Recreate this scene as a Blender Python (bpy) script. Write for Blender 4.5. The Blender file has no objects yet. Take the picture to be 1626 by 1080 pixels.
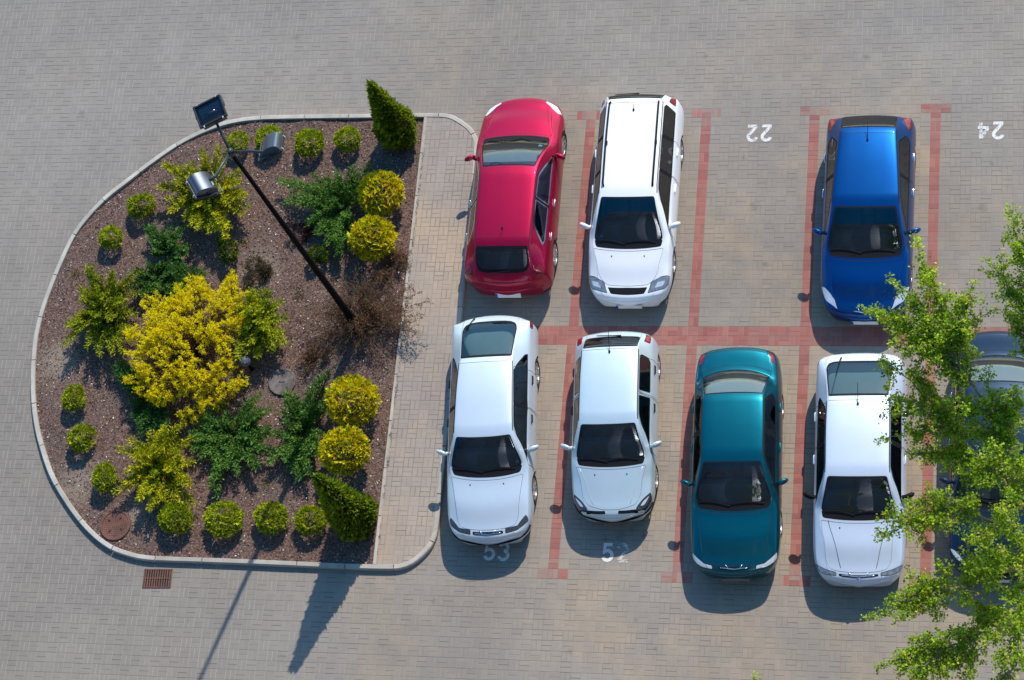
import bpy, math, random
import numpy as np
from mathutils import Vector, Matrix
from mathutils.geometry import delaunay_2d_cdt

random.seed(7)
scene = bpy.context.scene
COL = scene.collection
rad = math.radians

# ------------------------------------------------------------------ camera
F_PX, CX, CY = 3508.37, 813.0, 540.0
CAM = np.array([9.019, -16.138, 40.463])
ROT = np.array([[0.9732842669, -0.0040450022, 0.2295677976],
                [0.0884332986, 0.9293121264, -0.3585505869],
                [-0.2118898003, 0.3692730827, 0.9048425846]])
cd = bpy.data.cameras.new('camera')
cam = bpy.data.objects.new('camera', cd)
COL.objects.link(cam)
M = Matrix.Identity(4)
for i in range(3):
    for j in range(3):
        M[i][j] = ROT[i][j]
    M[i][3] = CAM[i]
cam.matrix_world = M
cd.sensor_fit = 'HORIZONTAL'
cd.sensor_width = 36.0
cd.lens = F_PX / 1626 * 36
cd.clip_start = 0.5
cd.clip_end = 1000
scene.camera = cam


def G(u, v, z=0.0):
    """world point at height z seen at survey pixel (u, v)"""
    d = ROT @ np.array([(u - CX) / F_PX, -(v - CY) / F_PX, -1.0])
    return CAM + d * ((z - CAM[2]) / d[2])


# ------------------------------------------------------------------ light
SUN_EL, SUN_AZ = rad(43.0), rad(71.6)
sd = Vector((math.cos(SUN_EL) * math.cos(SUN_AZ), math.cos(SUN_EL) * math.sin(SUN_AZ), math.sin(SUN_EL)))
sl = bpy.data.lights.new('sun', 'SUN')
sl.energy = 3.6
sl.angle = rad(0.55)
sl.color = (1.0, 0.93, 0.83)
so = bpy.data.objects.new('sun', sl)
so.rotation_euler = sd.to_track_quat('Z', 'Y').to_euler()
so.location = (0, 0, 60)
COL.objects.link(so)
w = bpy.data.worlds.new('World')
scene.world = w
w.use_nodes = True
wn = w.node_tree
sky = wn.nodes.new('ShaderNodeTexSky')
sky.sky_type = 'NISHITA'
sky.sun_disc = False
sky.sun_elevation = SUN_EL
sky.sun_rotation = rad(90) - SUN_AZ
sky.air_density = 1.2
sky.dust_density = 0.6
sky.ozone_density = 2.0
hs_ = wn.nodes.new('ShaderNodeHueSaturation'); hs_.inputs['Saturation'].default_value = 1.5; hs_.inputs['Hue'].default_value = 0.495
wn.links.new(sky.outputs[0], hs_.inputs['Color'])
wn.links.new(hs_.outputs[0], wn.nodes['Background'].inputs[0])
wn.nodes['Background'].inputs[1].default_value = 0.150
scene.view_settings.view_transform = 'Standard'
scene.view_settings.look = 'None'
scene.view_settings.exposure = 0.35
scene.view_settings.gamma = 1.0


# ------------------------------------------------------------------ shader helpers
class X:
    """a float socket with arithmetic"""
    def __init__(s, nt, k): s.nt, s.k = nt, k
    def m(s, op, *a):
        n = s.nt.nodes.new('ShaderNodeMath'); n.operation = op
        for i, q in enumerate((s,) + a):
            if isinstance(q, X): s.nt.links.new(q.k, n.inputs[i])
            else: n.inputs[i].default_value = q
        return X(s.nt, n.outputs[0])
    def __add__(s, o): return s.m('ADD', o)
    def __sub__(s, o): return s.m('SUBTRACT', o)
    def __mul__(s, o): return s.m('MULTIPLY', o)
    def __truediv__(s, o): return s.m('DIVIDE', o)
    def floor(s): return s.m('FLOOR')
    def abs(s): return s.m('ABSOLUTE')
    def lt(s, o): return s.m('LESS_THAN', o)
    def gt(s, o): return s.m('GREATER_THAN', o)
    def mod(s, o): return s.m('FLOORED_MODULO', o)
    def mx(s, o): return s.m('MAXIMUM', o)
    def mn(s, o): return s.m('MINIMUM', o)
    def step(s, a, b):
        n = s.nt.nodes.new('ShaderNodeMapRange'); n.interpolation_type = 'SMOOTHSTEP'
        s.nt.links.new(s.k, n.inputs[0]); n.inputs[1].default_value = a; n.inputs[2].default_value = b
        return X(s.nt, n.outputs[0])


def newmat(name):
    m = bpy.data.materials.new(name); m.use_nodes = True
    return m, m.node_tree, m.node_tree.nodes['Principled BSDF']


def comb(nt, x, y, z=0.0):
    n = nt.nodes.new('ShaderNodeCombineXYZ')
    for i, q in enumerate((x, y, z)):
        if isinstance(q, X): nt.links.new(q.k, n.inputs[i])
        else: n.inputs[i].default_value = q
    return n.outputs[0]


def coords(nt, kind='Object'):
    t = nt.nodes.new('ShaderNodeTexCoord'); s = nt.nodes.new('ShaderNodeSeparateXYZ')
    nt.links.new(t.outputs[kind], s.inputs[0])
    return X(nt, s.outputs[0]), X(nt, s.outputs[1]), X(nt, s.outputs[2]), t.outputs[kind]


def noise(nt, vec, scale, detail=3.0, rough=0.55, dist=0.0):
    n = nt.nodes.new('ShaderNodeTexNoise')
    nt.links.new(vec, n.inputs['Vector'])
    n.inputs['Scale'].default_value = scale; n.inputs['Detail'].default_value = detail
    n.inputs['Roughness'].default_value = rough; n.inputs['Distortion'].default_value = dist
    return X(nt, n.outputs[0])


def white(nt, vec):
    n = nt.nodes.new('ShaderNodeTexWhiteNoise'); n.noise_dimensions = '3D'
    nt.links.new(vec, n.inputs[0])
    return X(nt, n.outputs[0])


def mixc(nt, f, a, b, mode='MIX'):
    n = nt.nodes.new('ShaderNodeMix'); n.data_type = 'RGBA'; n.blend_type = mode
    if isinstance(f, X): nt.links.new(f.k, n.inputs[0])
    else: n.inputs[0].default_value = f
    for q, i in ((a, 6), (b, 7)):
        if isinstance(q, tuple): n.inputs[i].default_value = (*q[:3], 1)
        else: nt.links.new(q, n.inputs[i])
    return n.outputs[2]


def scalec(nt, c, f):
    n = nt.nodes.new('ShaderNodeVectorMath'); n.operation = 'SCALE'
    nt.links.new(c, n.inputs[0])
    nt.links.new(f.k, n.inputs[3])
    return n.outputs[0]


def bump(nt, h, bsdf, strength, dist):
    b = nt.nodes.new('ShaderNodeBump'); b.inputs['Strength'].default_value = strength
    b.inputs['Distance'].default_value = dist
    nt.links.new(h.k, b.inputs['Height']); nt.links.new(b.outputs[0], bsdf.inputs['Normal'])


def simple(name, col, rough=0.5, metal=0.0, coat=0.0, var=0.0, vs=8.0, ior=1.5):
    m, nt, b = newmat(name)
    b.inputs['Base Color'].default_value = (*col, 1)
    b.inputs['Roughness'].default_value = rough; b.inputs['Metallic'].default_value = metal
    b.inputs['Coat Weight'].default_value = coat; b.inputs['Coat Roughness'].default_value = 0.04
    b.inputs['IOR'].default_value = ior
    if var:
        x, y, z, o = coords(nt)
        n = noise(nt, o, vs, 4)
        c = nt.nodes.new('ShaderNodeRGB'); c.outputs[0].default_value = (*col, 1)
        nt.links.new(scalec(nt, c.outputs[0], n * (2 * var) + (1 - var)), b.inputs['Base Color'])
    return m


CELL = 0.2025
LINES = (0, 12, 23, 35, 47)


def paving(name, tint, lines=True, ox=0.0, oy=0.0, vdark=0.0):
    m, nt, b = newmat(name)
    x, y, z, o = coords(nt)
    cx = (x + ox) / CELL + 0.5; cy = (y + oy) / CELL
    ci = cx.floor(); cj = cy.floor()
    fx = cx - ci; fy = cy - cj
    par = (ci + cj).mod(2.0)                        # 1 = the pair of blocks stands, 0 = it lies
    inv = par * -1.0 + 1.0
    sub = par * (fx * 2.0).floor() + inv * (fy * 2.0).floor()
    rnd = white(nt, comb(nt, ci, cj, sub))
    rnd2 = white(nt, comb(nt, ci + 7.3, cj, sub))
    # distance to joints
    def edge(f): return f.mn(f * -1.0 + 1.0)
    ex = edge(fx); ey = edge(fy)
    mx = (fx - 0.5).abs() + inv * 9.0; my = (fy - 0.5).abs() + par * 9.0
    nz = noise(nt, o, 40, 2)
    wid = nz * 0.035 + 0.012
    jv = ex.mn(mx); jh = ey.mn(my)
    jvert = (jv - wid).step(0.025, -0.012); jhor = (jh - wid).step(0.025, -0.012)
    # colours
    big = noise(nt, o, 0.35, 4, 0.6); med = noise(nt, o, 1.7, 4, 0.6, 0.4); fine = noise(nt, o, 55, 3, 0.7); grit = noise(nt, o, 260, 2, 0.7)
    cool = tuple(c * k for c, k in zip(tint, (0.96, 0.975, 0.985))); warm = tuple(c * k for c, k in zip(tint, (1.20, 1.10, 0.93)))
    c = mixc(nt, (big * 0.75 + med * 0.25).step(0.42, 0.66), cool, warm)  # warm tone patches partly stand in for sunlight reflected by windows
    # the driving lanes are greyer than the bays
    lane = (x * -1.0 + noise(nt, o, 0.22, 3) * 7.0).step(4.5, 10.5).mx((y + noise(nt, o, 0.25, 3) * 5.0).step(6.6, 9.6) * 0.75)
    if lines:
        c = mixc(nt, lane * 0.85, c, mixc(nt, 0.5, cool, (0.228, 0.209, 0.183)))
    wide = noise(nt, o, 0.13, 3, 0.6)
    c = scalec(nt, c, wide.step(0.3, 0.7) * 0.26 + 0.87)  # broad pale patches paint in some of that reflected sunlight too
    if lines:
        isl = None
        for L in LINES:
            q = (ci - float(L)).abs().lt(0.5)
            row = (cj + 0.5).abs().lt(25.0)
            t = (ci - float(L)).abs().lt(1.5) * (cj + 0.5).abs().gt(24.0) * row
            q = (q * row).mx(t)
            isl = q if isl is None else isl.mx(q)
        band = (cj + 0.5).abs().lt(1.0) * ci.gt(-11.5)
        isl = isl.mx(band)
        fade = (noise(nt, o, 2.3, 3) * 0.7 + rnd * 0.3).step(0.30, 0.62)
        endf = (cj + 0.5).abs().step(22.5, 24.6)
        red = mixc(nt, rnd2, (0.370, 0.128, 0.102), (0.295, 0.100, 0.086))
        red = mixc(nt, fade * (endf * 0.50 + 0.20), red, c)
        c = mixc(nt, isl, c, red)
    c = scalec(nt, c, (rnd * 0.07 + 0.965) * (fine * 0.30 + 0.85) * (med * 0.24 + 0.88) * (grit * 0.3 + 0.85))
    # joints: patchy soil and sand, with shade painted into lying ones, light into standing
    dirt_shade = noise(nt, o, 1.1, 4, 0.65)
    jr = white(nt, comb(nt, ci, cj, 5.0))
    dk = (dirt_shade * 0.7 + jr * 0.55).step(0.42, 0.85)
    sand_lit = tuple(min(0.9, t * 1.40) for t in tint); soil_shade = (0.115, 0.095, 0.085)
    ch = mixc(nt, (dk * 0.62 + 0.12), c, soil_shade)
    cv = mixc(nt, lane * 0.55 + 0.25, c, sand_lit); cv = mixc(nt, dk * 0.38 if vdark == 0 else dk * 0.4 + 0.35, cv, soil_shade)
    c = mixc(nt, jvert * 0.85, c, cv)
    c = mixc(nt, jhor * 0.9, c, ch)
    # stains: oil drips and tyre scuffs
    st = noise(nt, o, 1.35, 5, 0.7, 0.6).step(0.62, 0.76) * noise(nt, o, 9.0, 4, 0.7).step(0.40, 0.68)
    c = mixc(nt, st * 0.5, c, (0.11, 0.09, 0.085))
    if lines:
        oil = None
        for (u, vv, rr) in ((986, 850, .16), (1003, 840, .11), (962, 856, .10), (1022, 850, .09), (1196, 330, .16), (1215, 420, .10), (1180, 250, .09), (1560, 330, .16), (1575, 260, .09), (905, 1035, .12), (690, 955, .10), (1010, 985, .08), (300, 985, .09), (130, 180, .12), (470, 60, .13), (820, 60, .10), (1375, 90, .12), (1120, 90, .09), (1040, 1030, .08), (740, 600, .1)):
            p = G(u, vv, 0)
            dx = x - float(p[0]); dy = y - float(p[1])
            q = ((dx * dx + dy * dy).m('SQRT') / rr + noise(nt, o, 11, 4, .75) * 1.9).step(1.85, 1.0)
            oil = q if oil is None else oil.mx(q)
        c = mixc(nt, oil * 0.30, c, (0.085, 0.072, 0.065))
    spk = noise(nt, o, 18.0, 1).step(0.80, 0.84)
    c = mixc(nt, spk * 0.5, c, (0.6, 0.57, 0.52))
    nt.links.new(c, b.inputs['Base Color'])
    b.inputs['Roughness'].default_value = 0.85
    b.inputs['Specular IOR Level'].default_value = 0.25
    h = (jvert.mx(jhor)) * -1.0 + fine * 0.25 + rnd * 0.15
    bump(nt, h, b, 0.45, 0.006)
    return m


# ------------------------------------------------------------------ object helpers
def tag(o, label=None, cat=None, group=None, kind=None):
    if label: o['label'] = label
    if cat: o['category'] = cat
    if group: o['group'] = group
    if kind: o['kind'] = kind
    return o


def empty(name, loc=(0, 0, 0), rz=0.0):
    o = bpy.data.objects.new(name, None)
    o.location = loc; o.rotation_euler = (0, 0, rz); o.empty_display_size = 0.3
    COL.objects.link(o)
    return o


def mobj(name, verts, faces, mat, parent=None, smooth=False, normals=None):
    me = bpy.data.meshes.new(name)
    me.from_pydata([tuple(map(float, v)) for v in verts], [], [tuple(f) for f in faces])
    me.materials.append(mat)
    if smooth or normals is not None:
        me.polygons.foreach_set('use_smooth', [True] * len(me.polygons))
    me.update()
    if normals is not None:
        me.normals_split_custom_set_from_vertices([tuple(map(float, n)) for n in normals])
    o = bpy.data.objects.new(name, me)
    COL.objects.link(o)
    if parent: o.parent = parent
    return o


def copy_tree(o, parent=None):
    c = o.copy(); COL.objects.link(c)
    if parent: c.parent = parent
    for ch in [k for k in scene.objects if k.parent == o]:
        copy_tree(ch, c)
    return c


class MB:
    """collects boxes, tubes, lathes into one mesh"""
    def __init__(s): s.v, s.f = [], []
    def add(s, v, f):
        n = len(s.v); s.v += [tuple(p) for p in v]; s.f += [tuple(i + n for i in q) for q in f]; return s
    def box(s, c, d, bev=0.0, rot=None):
        hx, hy, hz = d[0] / 2, d[1] / 2, d[2] / 2
        b = min(bev, hx * .9, hy * .9, hz * .9)
        pts = []
        for z, k in ((-hz, b), (-hz + b, 0), (hz - b, 0), (hz, b)) if b > 0 else ((-hz, 0), (hz, 0)):
            ax, ay = hx - k, hy - k
            if b > 0:
                pts.append([(ax - b, -ay), (ax, -ay + b), (ax, ay - b), (ax - b, ay), (-ax + b, ay), (-ax, ay - b), (-ax, -ay + b), (-ax + b, -ay)])
            else:
                pts.append([(ax, -ay), (ax, ay), (-ax, ay), (-ax, -ay)])
            pts[-1] = [(p[0], p[1], z) for p in pts[-1]]
        n = len(pts[0]); v = [Vector(p) for r in pts for p in r]
        if rot is not None: v = [rot @ p for p in v]
        v = [p + Vector(c) for p in v]
        f = [tuple(reversed(range(n))), tuple(range((len(pts) - 1) * n, len(pts) * n))]
        for r in range(len(pts) - 1):
            for i in range(n):
                j = (i + 1) % n
                f.append((r * n + i, r * n + j, (r + 1) * n + j, (r + 1) * n + i))
        return s.add(v, f)
    def tube(s, pts, rs, n=8, caps=True):
        pts = [Vector(p) for p in pts]
        if not hasattr(rs, '__len__'): rs = [rs] * len(pts)
        v = []; up = None
        for i, p in enumerate(pts):
            t = (pts[min(i + 1, len(pts) - 1)] - pts[max(i - 1, 0)])
            if t.length < 1e-9: t = Vector((0, 0, 1))
            t.normalize()
            if up is None:
                up = t.orthogonal().normalized()
            else:
                up = (up - t * up.dot(t))
                up = up.normalized() if up.length > 1e-6 else t.orthogonal().normalized()
            bi = t.cross(up)
            for k in range(n):
                a = 2 * math.pi * k / n
                v.append(p + (up * math.cos(a) + bi * math.sin(a)) * rs[i])
        f = []
        for i in range(len(pts) - 1):
            for k in range(n):
                l = (k + 1) % n
                f.append((i * n + k, i * n + l, (i + 1) * n + l, (i + 1) * n + k))
        if caps and n > 2:
            f.append(tuple(reversed(range(n)))); f.append(tuple(range((len(pts) - 1) * n, len(pts) * n)))
        return s.add(v, f)
    def lathe(s, prof, n=24, mat=None, close=False):
        v = []; f = []
        for r, z in prof:
            for k in range(n):
                a = 2 * math.pi * k / n
                p = Vector((r * math.cos(a), r * math.sin(a), z))
                v.append(mat @ p if mat is not None else p)
        m = len(prof)
        for i in range(m if close else m - 1):
            for k in range(n):
                l = (k + 1) % n; j = (i + 1) % m
                f.append((i * n + k, i * n + l, j * n + l, j * n + k))
        return s.add(v, f)
    def ball(s, c, r, n=12, m=8, rot=None):
        r = (r, r, r) if not hasattr(r, '__len__') else r
        v = []; f = []
        for i in range(m + 1):
            th = math.pi * i / m
            for k in range(n):
                a = 2 * math.pi * k / n
                p = Vector((r[0] * math.sin(th) * math.cos(a), r[1] * math.sin(th) * math.sin(a), r[2] * math.cos(th)))
                if rot is not None: p = rot @ p
                v.append(p + Vector(c))
        for i in range(m):
            for k in range(n):
                l = (k + 1) % n
                f.append((i * n + k, (i + 1) * n + k, (i + 1) * n + l, i * n + l))
        return s.add(v, f)
    def build(s, name, mat, parent=None, smooth=False):
        return mobj(name, s.v, s.f, mat, parent, smooth)


# ------------------------------------------------------------------ materials
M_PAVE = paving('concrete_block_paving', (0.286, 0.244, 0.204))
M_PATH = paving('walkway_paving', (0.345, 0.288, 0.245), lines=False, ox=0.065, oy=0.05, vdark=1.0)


def kerb_mat():
    m, nt, b = newmat('kerb_concrete')
    x, y, z, o = coords(nt)
    n = noise(nt, o, 3, 4); g = noise(nt, o, 90, 3, 0.7)
    c = mixc(nt, n.step(0.3, 0.7), (0.40, 0.365, 0.31), (0.52, 0.475, 0.405))
    c = scalec(nt, c, g * 0.45 + 0.78)
    gi = nt.nodes.new('ShaderNodeNewGeometry'); c = scalec(nt, c, X(nt, gi.outputs['Random Per Island']) * 0.26 + 0.82)
    st = noise(nt, o, 6, 4, 0.7).step(0.55, 0.72)
    c = mixc(nt, st * 0.45, c, (0.18, 0.16, 0.13))
    nt.links.new(c, b.inputs['Base Color']); b.inputs['Roughness'].default_value = 0.9
    bump(nt, g, b, 0.3, 0.004)
    return m


M_KERB = kerb_mat()


def mulch_mat():
    m, nt, b = newmat('bark_mulch')
    x, y, z, o = coords(nt)
    v = nt.nodes.new('ShaderNodeTexVoronoi'); v.inputs['Scale'].default_value = 34.0
    nt.links.new(o, v.inputs['Vector'])
    sp = nt.nodes.new('ShaderNodeSeparateColor'); nt.links.new(v.outputs['Color'], sp.inputs[0])
    r = X(nt, sp.outputs[0])
    n = noise(nt, o, 0.9, 4, 0.6)
    c = mixc(nt, r, (0.090, 0.053, 0.042), (0.225, 0.145, 0.115))
    c = mixc(nt, n.step(0.45, 0.7) * 0.5, c, (0.15, 0.125, 0.105))
    # bare pale soil where the mulch has thinned
    bare = None
    for (u, vv, rr) in ((92, 575, .75), (125, 765, .75), (215, 815, .6), (410, 425, .7), (500, 330, .4)):
        p = G(u, vv, .06)
        dx = x - float(p[0]); dy = y - float(p[1])
        d = (dx * dx + dy * dy).m('SQRT') / rr
        q = (d + n * 0.9).step(1.45, 0.55)
        bare = q if bare is None else bare.mx(q)
    c = mixc(nt, bare * 0.75, c, (0.30, 0.245, 0.19))
    g = noise(nt, o, 60, 3, 0.7)
    c = scalec(nt, c, g * 0.9 + 0.55)
    nt.links.new(c, b.inputs['Base Color']); b.inputs['Roughness'].default_value = 0.95
    b.inputs['Specular IOR Level'].default_value = 0.15
    bump(nt, r + g * 0.5, b, 0.8, 0.02)
    return m


M_MULCH = mulch_mat()


def vcol_mat(name, rough=0.7, trans=0.0, spec=0.3):
    m, nt, b = newmat(name)
    a = nt.nodes.new('ShaderNodeAttribute'); a.attribute_name = 'Col'
    nt.links.new(a.outputs['Color'], b.inputs['Base Color'])
    b.inputs['Roughness'].default_value = rough
    b.inputs['Specular IOR Level'].default_value = spec
    if trans:
        t = nt.nodes.new('ShaderNodeBsdfTranslucent'); nt.links.new(a.outputs['Color'], t.inputs[0])
        mx = nt.nodes.new('ShaderNodeMixShader'); mx.inputs[0].default_value = trans
        nt.links.new(b.outputs[0], mx.inputs[1]); nt.links.new(t.outputs[0], mx.inputs[2])
        nt.links.new(mx.outputs[0], nt.nodes['Material Output'].inputs[0])
    return m


M_CHIP = vcol_mat('wood_chips', 0.9, 0, 0.1)
M_LEAF = vcol_mat('leaves', 0.6, 0.55, 0.1)
M_NEEDLE = vcol_mat('conifer_sprays', 0.75, 0.38, 0.08)
M_BARK = simple('bark', (0.16, 0.12, 0.085), 0.9, var=0.4, vs=20)
M_LIMB = simple('pale_bark', (0.30, 0.23, 0.165), 0.9, var=0.35, vs=14)
M_TWIG = simple('brown_twigs', (0.16, 0.095, 0.060), 0.9, var=0.4, vs=12)
M_BLACK = simple('black_plastic', (0.012, 0.012, 0.014), 0.7, var=0.2, ior=1.25)
M_RUBBER = simple('rubber', (0.02, 0.02, 0.021), 0.75, var=0.2, vs=20)
M_SEAM = simple('panel_gap', (0.01, 0.01, 0.011), 0.8)
M_RIM = simple('alloy', (0.55, 0.56, 0.58), 0.28, 0.9)
M_CHROME = simple('chrome', (0.8, 0.8, 0.82), 0.12, 1.0)
M_SEAT = simple('seat_fabric', (0.20, 0.215, 0.24), 0.9, var=0.3, vs=30)
M_DASH = simple('dashboard_plastic', (0.26, 0.29, 0.31), 0.6, var=0.15)
M_SHELF = simple('parcel_shelf', (0.24, 0.27, 0.275), 0.9, var=0.1)
M_PALE_SHELF = simple('pale_parcel_shelf', (0.42, 0.45, 0.44), 0.9, var=0.1)
M_WOOD = simple('wood_wheel_rim', (0.25, 0.11, 0.06), 0.4)
M_RED_LENS = simple('red_lens', (0.26, 0.008, 0.014), 0.15, 0, 0.6)
M_LENS = simple('headlamp_lens', (0.30, 0.33, 0.37), 0.08, 0.35, 1.0, var=0.75, vs=16)
M_WHITE_LENS = simple('bright_headlamp', (0.72, 0.74, 0.76), 0.1, 0.2, 1.0, var=0.15, vs=14)
M_DARK_LENS = simple('dark_headlamp', (0.06, 0.062, 0.066), 0.1, 0.2, 1.0, var=0.3, vs=9)
M_AMBER = simple('amber_lens', (0.7, 0.22, 0.03), 0.15, 0, 0.6)
M_PLATE = simple('number_plate', (0.75, 0.75, 0.72), 0.4, var=0.05)
M_PLATE_SHADE = simple('shaded_plate', (0.16, 0.17, 0.19), 0.5)  # number plate darkened in colour as though it lay in shade
M_PLATE_B = simple('plate_blue_band', (0.02, 0.05, 0.35), 0.4)
M_STICK = simple('sticker', (0.10, 0.42, 0.60), 0.5)
M_STICKW = simple('pale_sticker', (0.6, 0.64, 0.66), 0.5)
M_MIRROR = simple('mirror_glass', (0.8, 0.82, 0.85), 0.03, 1.0)


def paint(name, col, metal=0.0, rough=0.35, coat=0.55):
    m, nt, b = newmat(name)
    x, y, z, o = coords(nt)
    n = noise(nt, o, 2.2, 4, 0.6)
    d = noise(nt, o, 30, 4, 0.7).step(0.5, 0.8)
    c = nt.nodes.new('ShaderNodeRGB'); c.outputs[0].default_value = (*col, 1)
    q = scalec(nt, c.outputs[0], n * 0.10 + 0.95)
    q = mixc(nt, d * n.step(0.4, 0.7) * 0.06, q, (0.30, 0.26, 0.21))      # dust
    nt.links.new(q, b.inputs['Base Color'])
    b.inputs['Metallic'].default_value = metal; b.inputs['Roughness'].default_value = rough
    b.inputs['Coat Weight'].default_value = coat; b.inputs['Coat Roughness'].default_value = 0.03
    b.inputs['Specular IOR Level'].default_value = 0.12
    return m


def glass_mat(name, tint):
    m, nt, b = newmat(name)
    nt.nodes.remove(b)
    t = nt.nodes.new('ShaderNodeBsdfTransparent'); t.inputs[0].default_value = (*tint, 1)
    g = nt.nodes.new('ShaderNodeBsdfGlossy'); g.inputs['Roughness'].default_value = 0.02
    fr = nt.nodes.new('ShaderNodeFresnel'); fr.inputs['IOR'].default_value = 2.0
    mx = nt.nodes.new('ShaderNodeMixShader')
    nt.links.new(fr.outputs[0], mx.inputs[0]); nt.links.new(t.outputs[0], mx.inputs[1]); nt.links.new(g.outputs[0], mx.inputs[2])
    nt.links.new(mx.outputs[0], nt.nodes['Material Output'].inputs[0])
    return m


M_GLASS = glass_mat('tinted_glass', (0.70, 0.80, 0.82))
M_GLASS_DK = glass_mat('dark_tinted_glass', (0.45, 0.52, 0.54))
M_GLASS_TEAL = glass_mat('green_tinted_glass', (0.62, 0.80, 0.81))

# ------------------------------------------------------------------ ground
S = 160.0
gv = [(-S, -S, 0), (S, -S, 0), (S, S, 0), (-S, S, 0)]
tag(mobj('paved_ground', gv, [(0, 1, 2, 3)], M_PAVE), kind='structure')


# ------------------------------------------------------------------ planted island
def spline(pts, per=8, closed=True):
    out = []; n = len(pts)
    for i in range(n if closed else n - 1):
        p0, p1, p2, p3 = [np.array(pts[(i + k) % n if closed else max(0, min(n - 1, i + k))], float) for k in (-1, 0, 1, 2)]
        for k in range(per):
            t = k / per
            out.append(0.5 * ((2 * p1) + (-p0 + p2) * t + (2 * p0 - 5 * p1 + 4 * p2 - p3) * t * t + (-p0 + 3 * p1 - 3 * p2 + p3) * t ** 3))
    return out


KH = 0.12
edge_px = [(697, 179.3), (715.8, 181.5), (727, 186.7), (739, 194.4), (748.5, 202.5), (755.2, 212), (758.8, 223), (759.6, 236),
           (752, 330), (740, 430), (728, 540), (716, 650), (704, 755), (695.5, 835), (691, 856), (683, 870), (671.5, 882.5), (658.5, 893), (646.8, 899.5), (634, 903.2), (616, 904.3), (567, 903.2),
           (480, 899.6), (398, 896), (318, 893), (260, 891), (234, 889.5), (206.7, 884.5), (170.6, 870.5), (137, 843), (106.7, 805), (78.9, 758), (62, 710), (53, 672),
           (48.5, 630), (48.5, 582), (53, 533), (63.6, 490), (76, 455), (92, 416), (112, 374), (134, 343.5), (165, 311), (196, 286.5), (234.4, 257), (276, 228),
           (307, 211), (335, 199), (362, 190.6), (398, 184.6), (450, 182.3), (540, 181), (640, 179.6)]
outer = [G(u, v, KH)[:2] for u, v in edge_px]
outer = spline(outer, 6)
# resample evenly
def resample(pts, step, closed=True):
    P = [np.array(p) for p in pts] + ([np.array(pts[0])] if closed else [])
    d = np.concatenate([[0], np.cumsum([np.linalg.norm(P[i + 1] - P[i]) for i in range(len(P) - 1)])])
    n = max(2, int(round(d[-1] / step)))
    q = np.linspace(0, d[-1], n + (0 if closed else 1), endpoint=not closed)
    A = np.array(P)
    return np.stack([np.interp(q, d, A[:, k]) for k in range(A.shape[1])], 1)


OUT = resample(outer, 0.125)
nO = len(OUT)
tan = np.roll(OUT, -1, 0) - np.roll(OUT, 1, 0)
tan /= np.linalg.norm(tan, axis=1)[:, None]
inn = np.stack([tan[:, 1], -tan[:, 0]], 1)                  # clockwise outline: inward is to the right
if np.dot(inn[0], np.array([-4.0, 0]) - OUT[0]) < 0: inn = -inn
KW = 0.10
mb = MB()
SEG = 8                                                     # eight steps = a one-metre kerb stone
for a in range(0, nO, SEG):
    idx = [(a + k) % nO for k in range(min(SEG, nO - a) + 1)]
    rings = []
    for q, i in enumerate(idx):
        p = OUT[i].copy(); t = tan[i]
        if q == 0: p = p + t * 0.009
        if q == len(idx) - 1: p = p - t * 0.009
        prof = [(0, -0.05), (0, KH - 0.018), (0.018, KH), (KW - 0.008, KH), (KW, KH - 0.008), (KW, -0.05)]
        dz = random.Random(a).uniform(-0.003, 0.003)
        rings.append([(p[0] + inn[i][0] * d, p[1] + inn[i][1] * d, z + (dz if z > 0 else 0)) for d, z in prof])
    v = [p for r in rings for p in r]; m_ = 6; f = []
    for r in range(len(rings) - 1):
        for k in range(m_ - 1):
            f.append((r * m_ + k, r * m_ + k + 1, (r + 1) * m_ + k + 1, (r + 1) * m_ + k))
    f.append(tuple(range(m_))); f.append(tuple(range((len(rings) - 1) * m_, len(rings) * m_)))
    mb.add(v, f)
tag(mb.build('kerb', M_KERB), kind='structure')

EX = -3.571                                                  # edging between bed and walkway
inner = OUT + inn * (KW - 0.006)


def cdt_fill(poly, step, zfun):
    """triangulated sheet inside a polygon"""
    poly = np.array(poly)
    x0, y0 = poly.min(0); x1, y1 = poly.max(0)
    pts = [Vector(p) for p in poly]; nb = len(pts)
    for yy in np.arange(y0 + step / 2, y1, step):
        for xx in np.arange(x0 + step / 2, x1, step):
            pts.append(Vector((xx + random.uniform(-.3, .3) * step, yy + random.uniform(-.3, .3) * step)))
    r = delaunay_2d_cdt(pts, [(i, (i + 1) % nb) for i in range(nb)], [list(range(nb))], 1, 1e-6)
    v = [(p.x, p.y, zfun(p.x, p.y)) for p in r[0]]
    f = []
    for q in r[2]:
        a, b_, c_ = [Vector(v[i][:2]) for i in q[:3]]
        f.append(tuple(q) if (b_ - a).cross(c_ - a) > 0 else tuple(reversed(q)))
    return v, f


def clip(poly, x, keep_left):
    out = []; n = len(poly)
    for i in range(n):
        a, b_ = poly[i], poly[(i + 1) % n]
        ia = (a[0] < x) == keep_left; ib = (b_[0] < x) == keep_left
        if ia: out.append(tuple(a))
        if ia != ib:
            t = (x - a[0]) / (b_[0] - a[0]); out.append((x, a[1] + (b_[1] - a[1]) * t))
    return out


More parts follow.
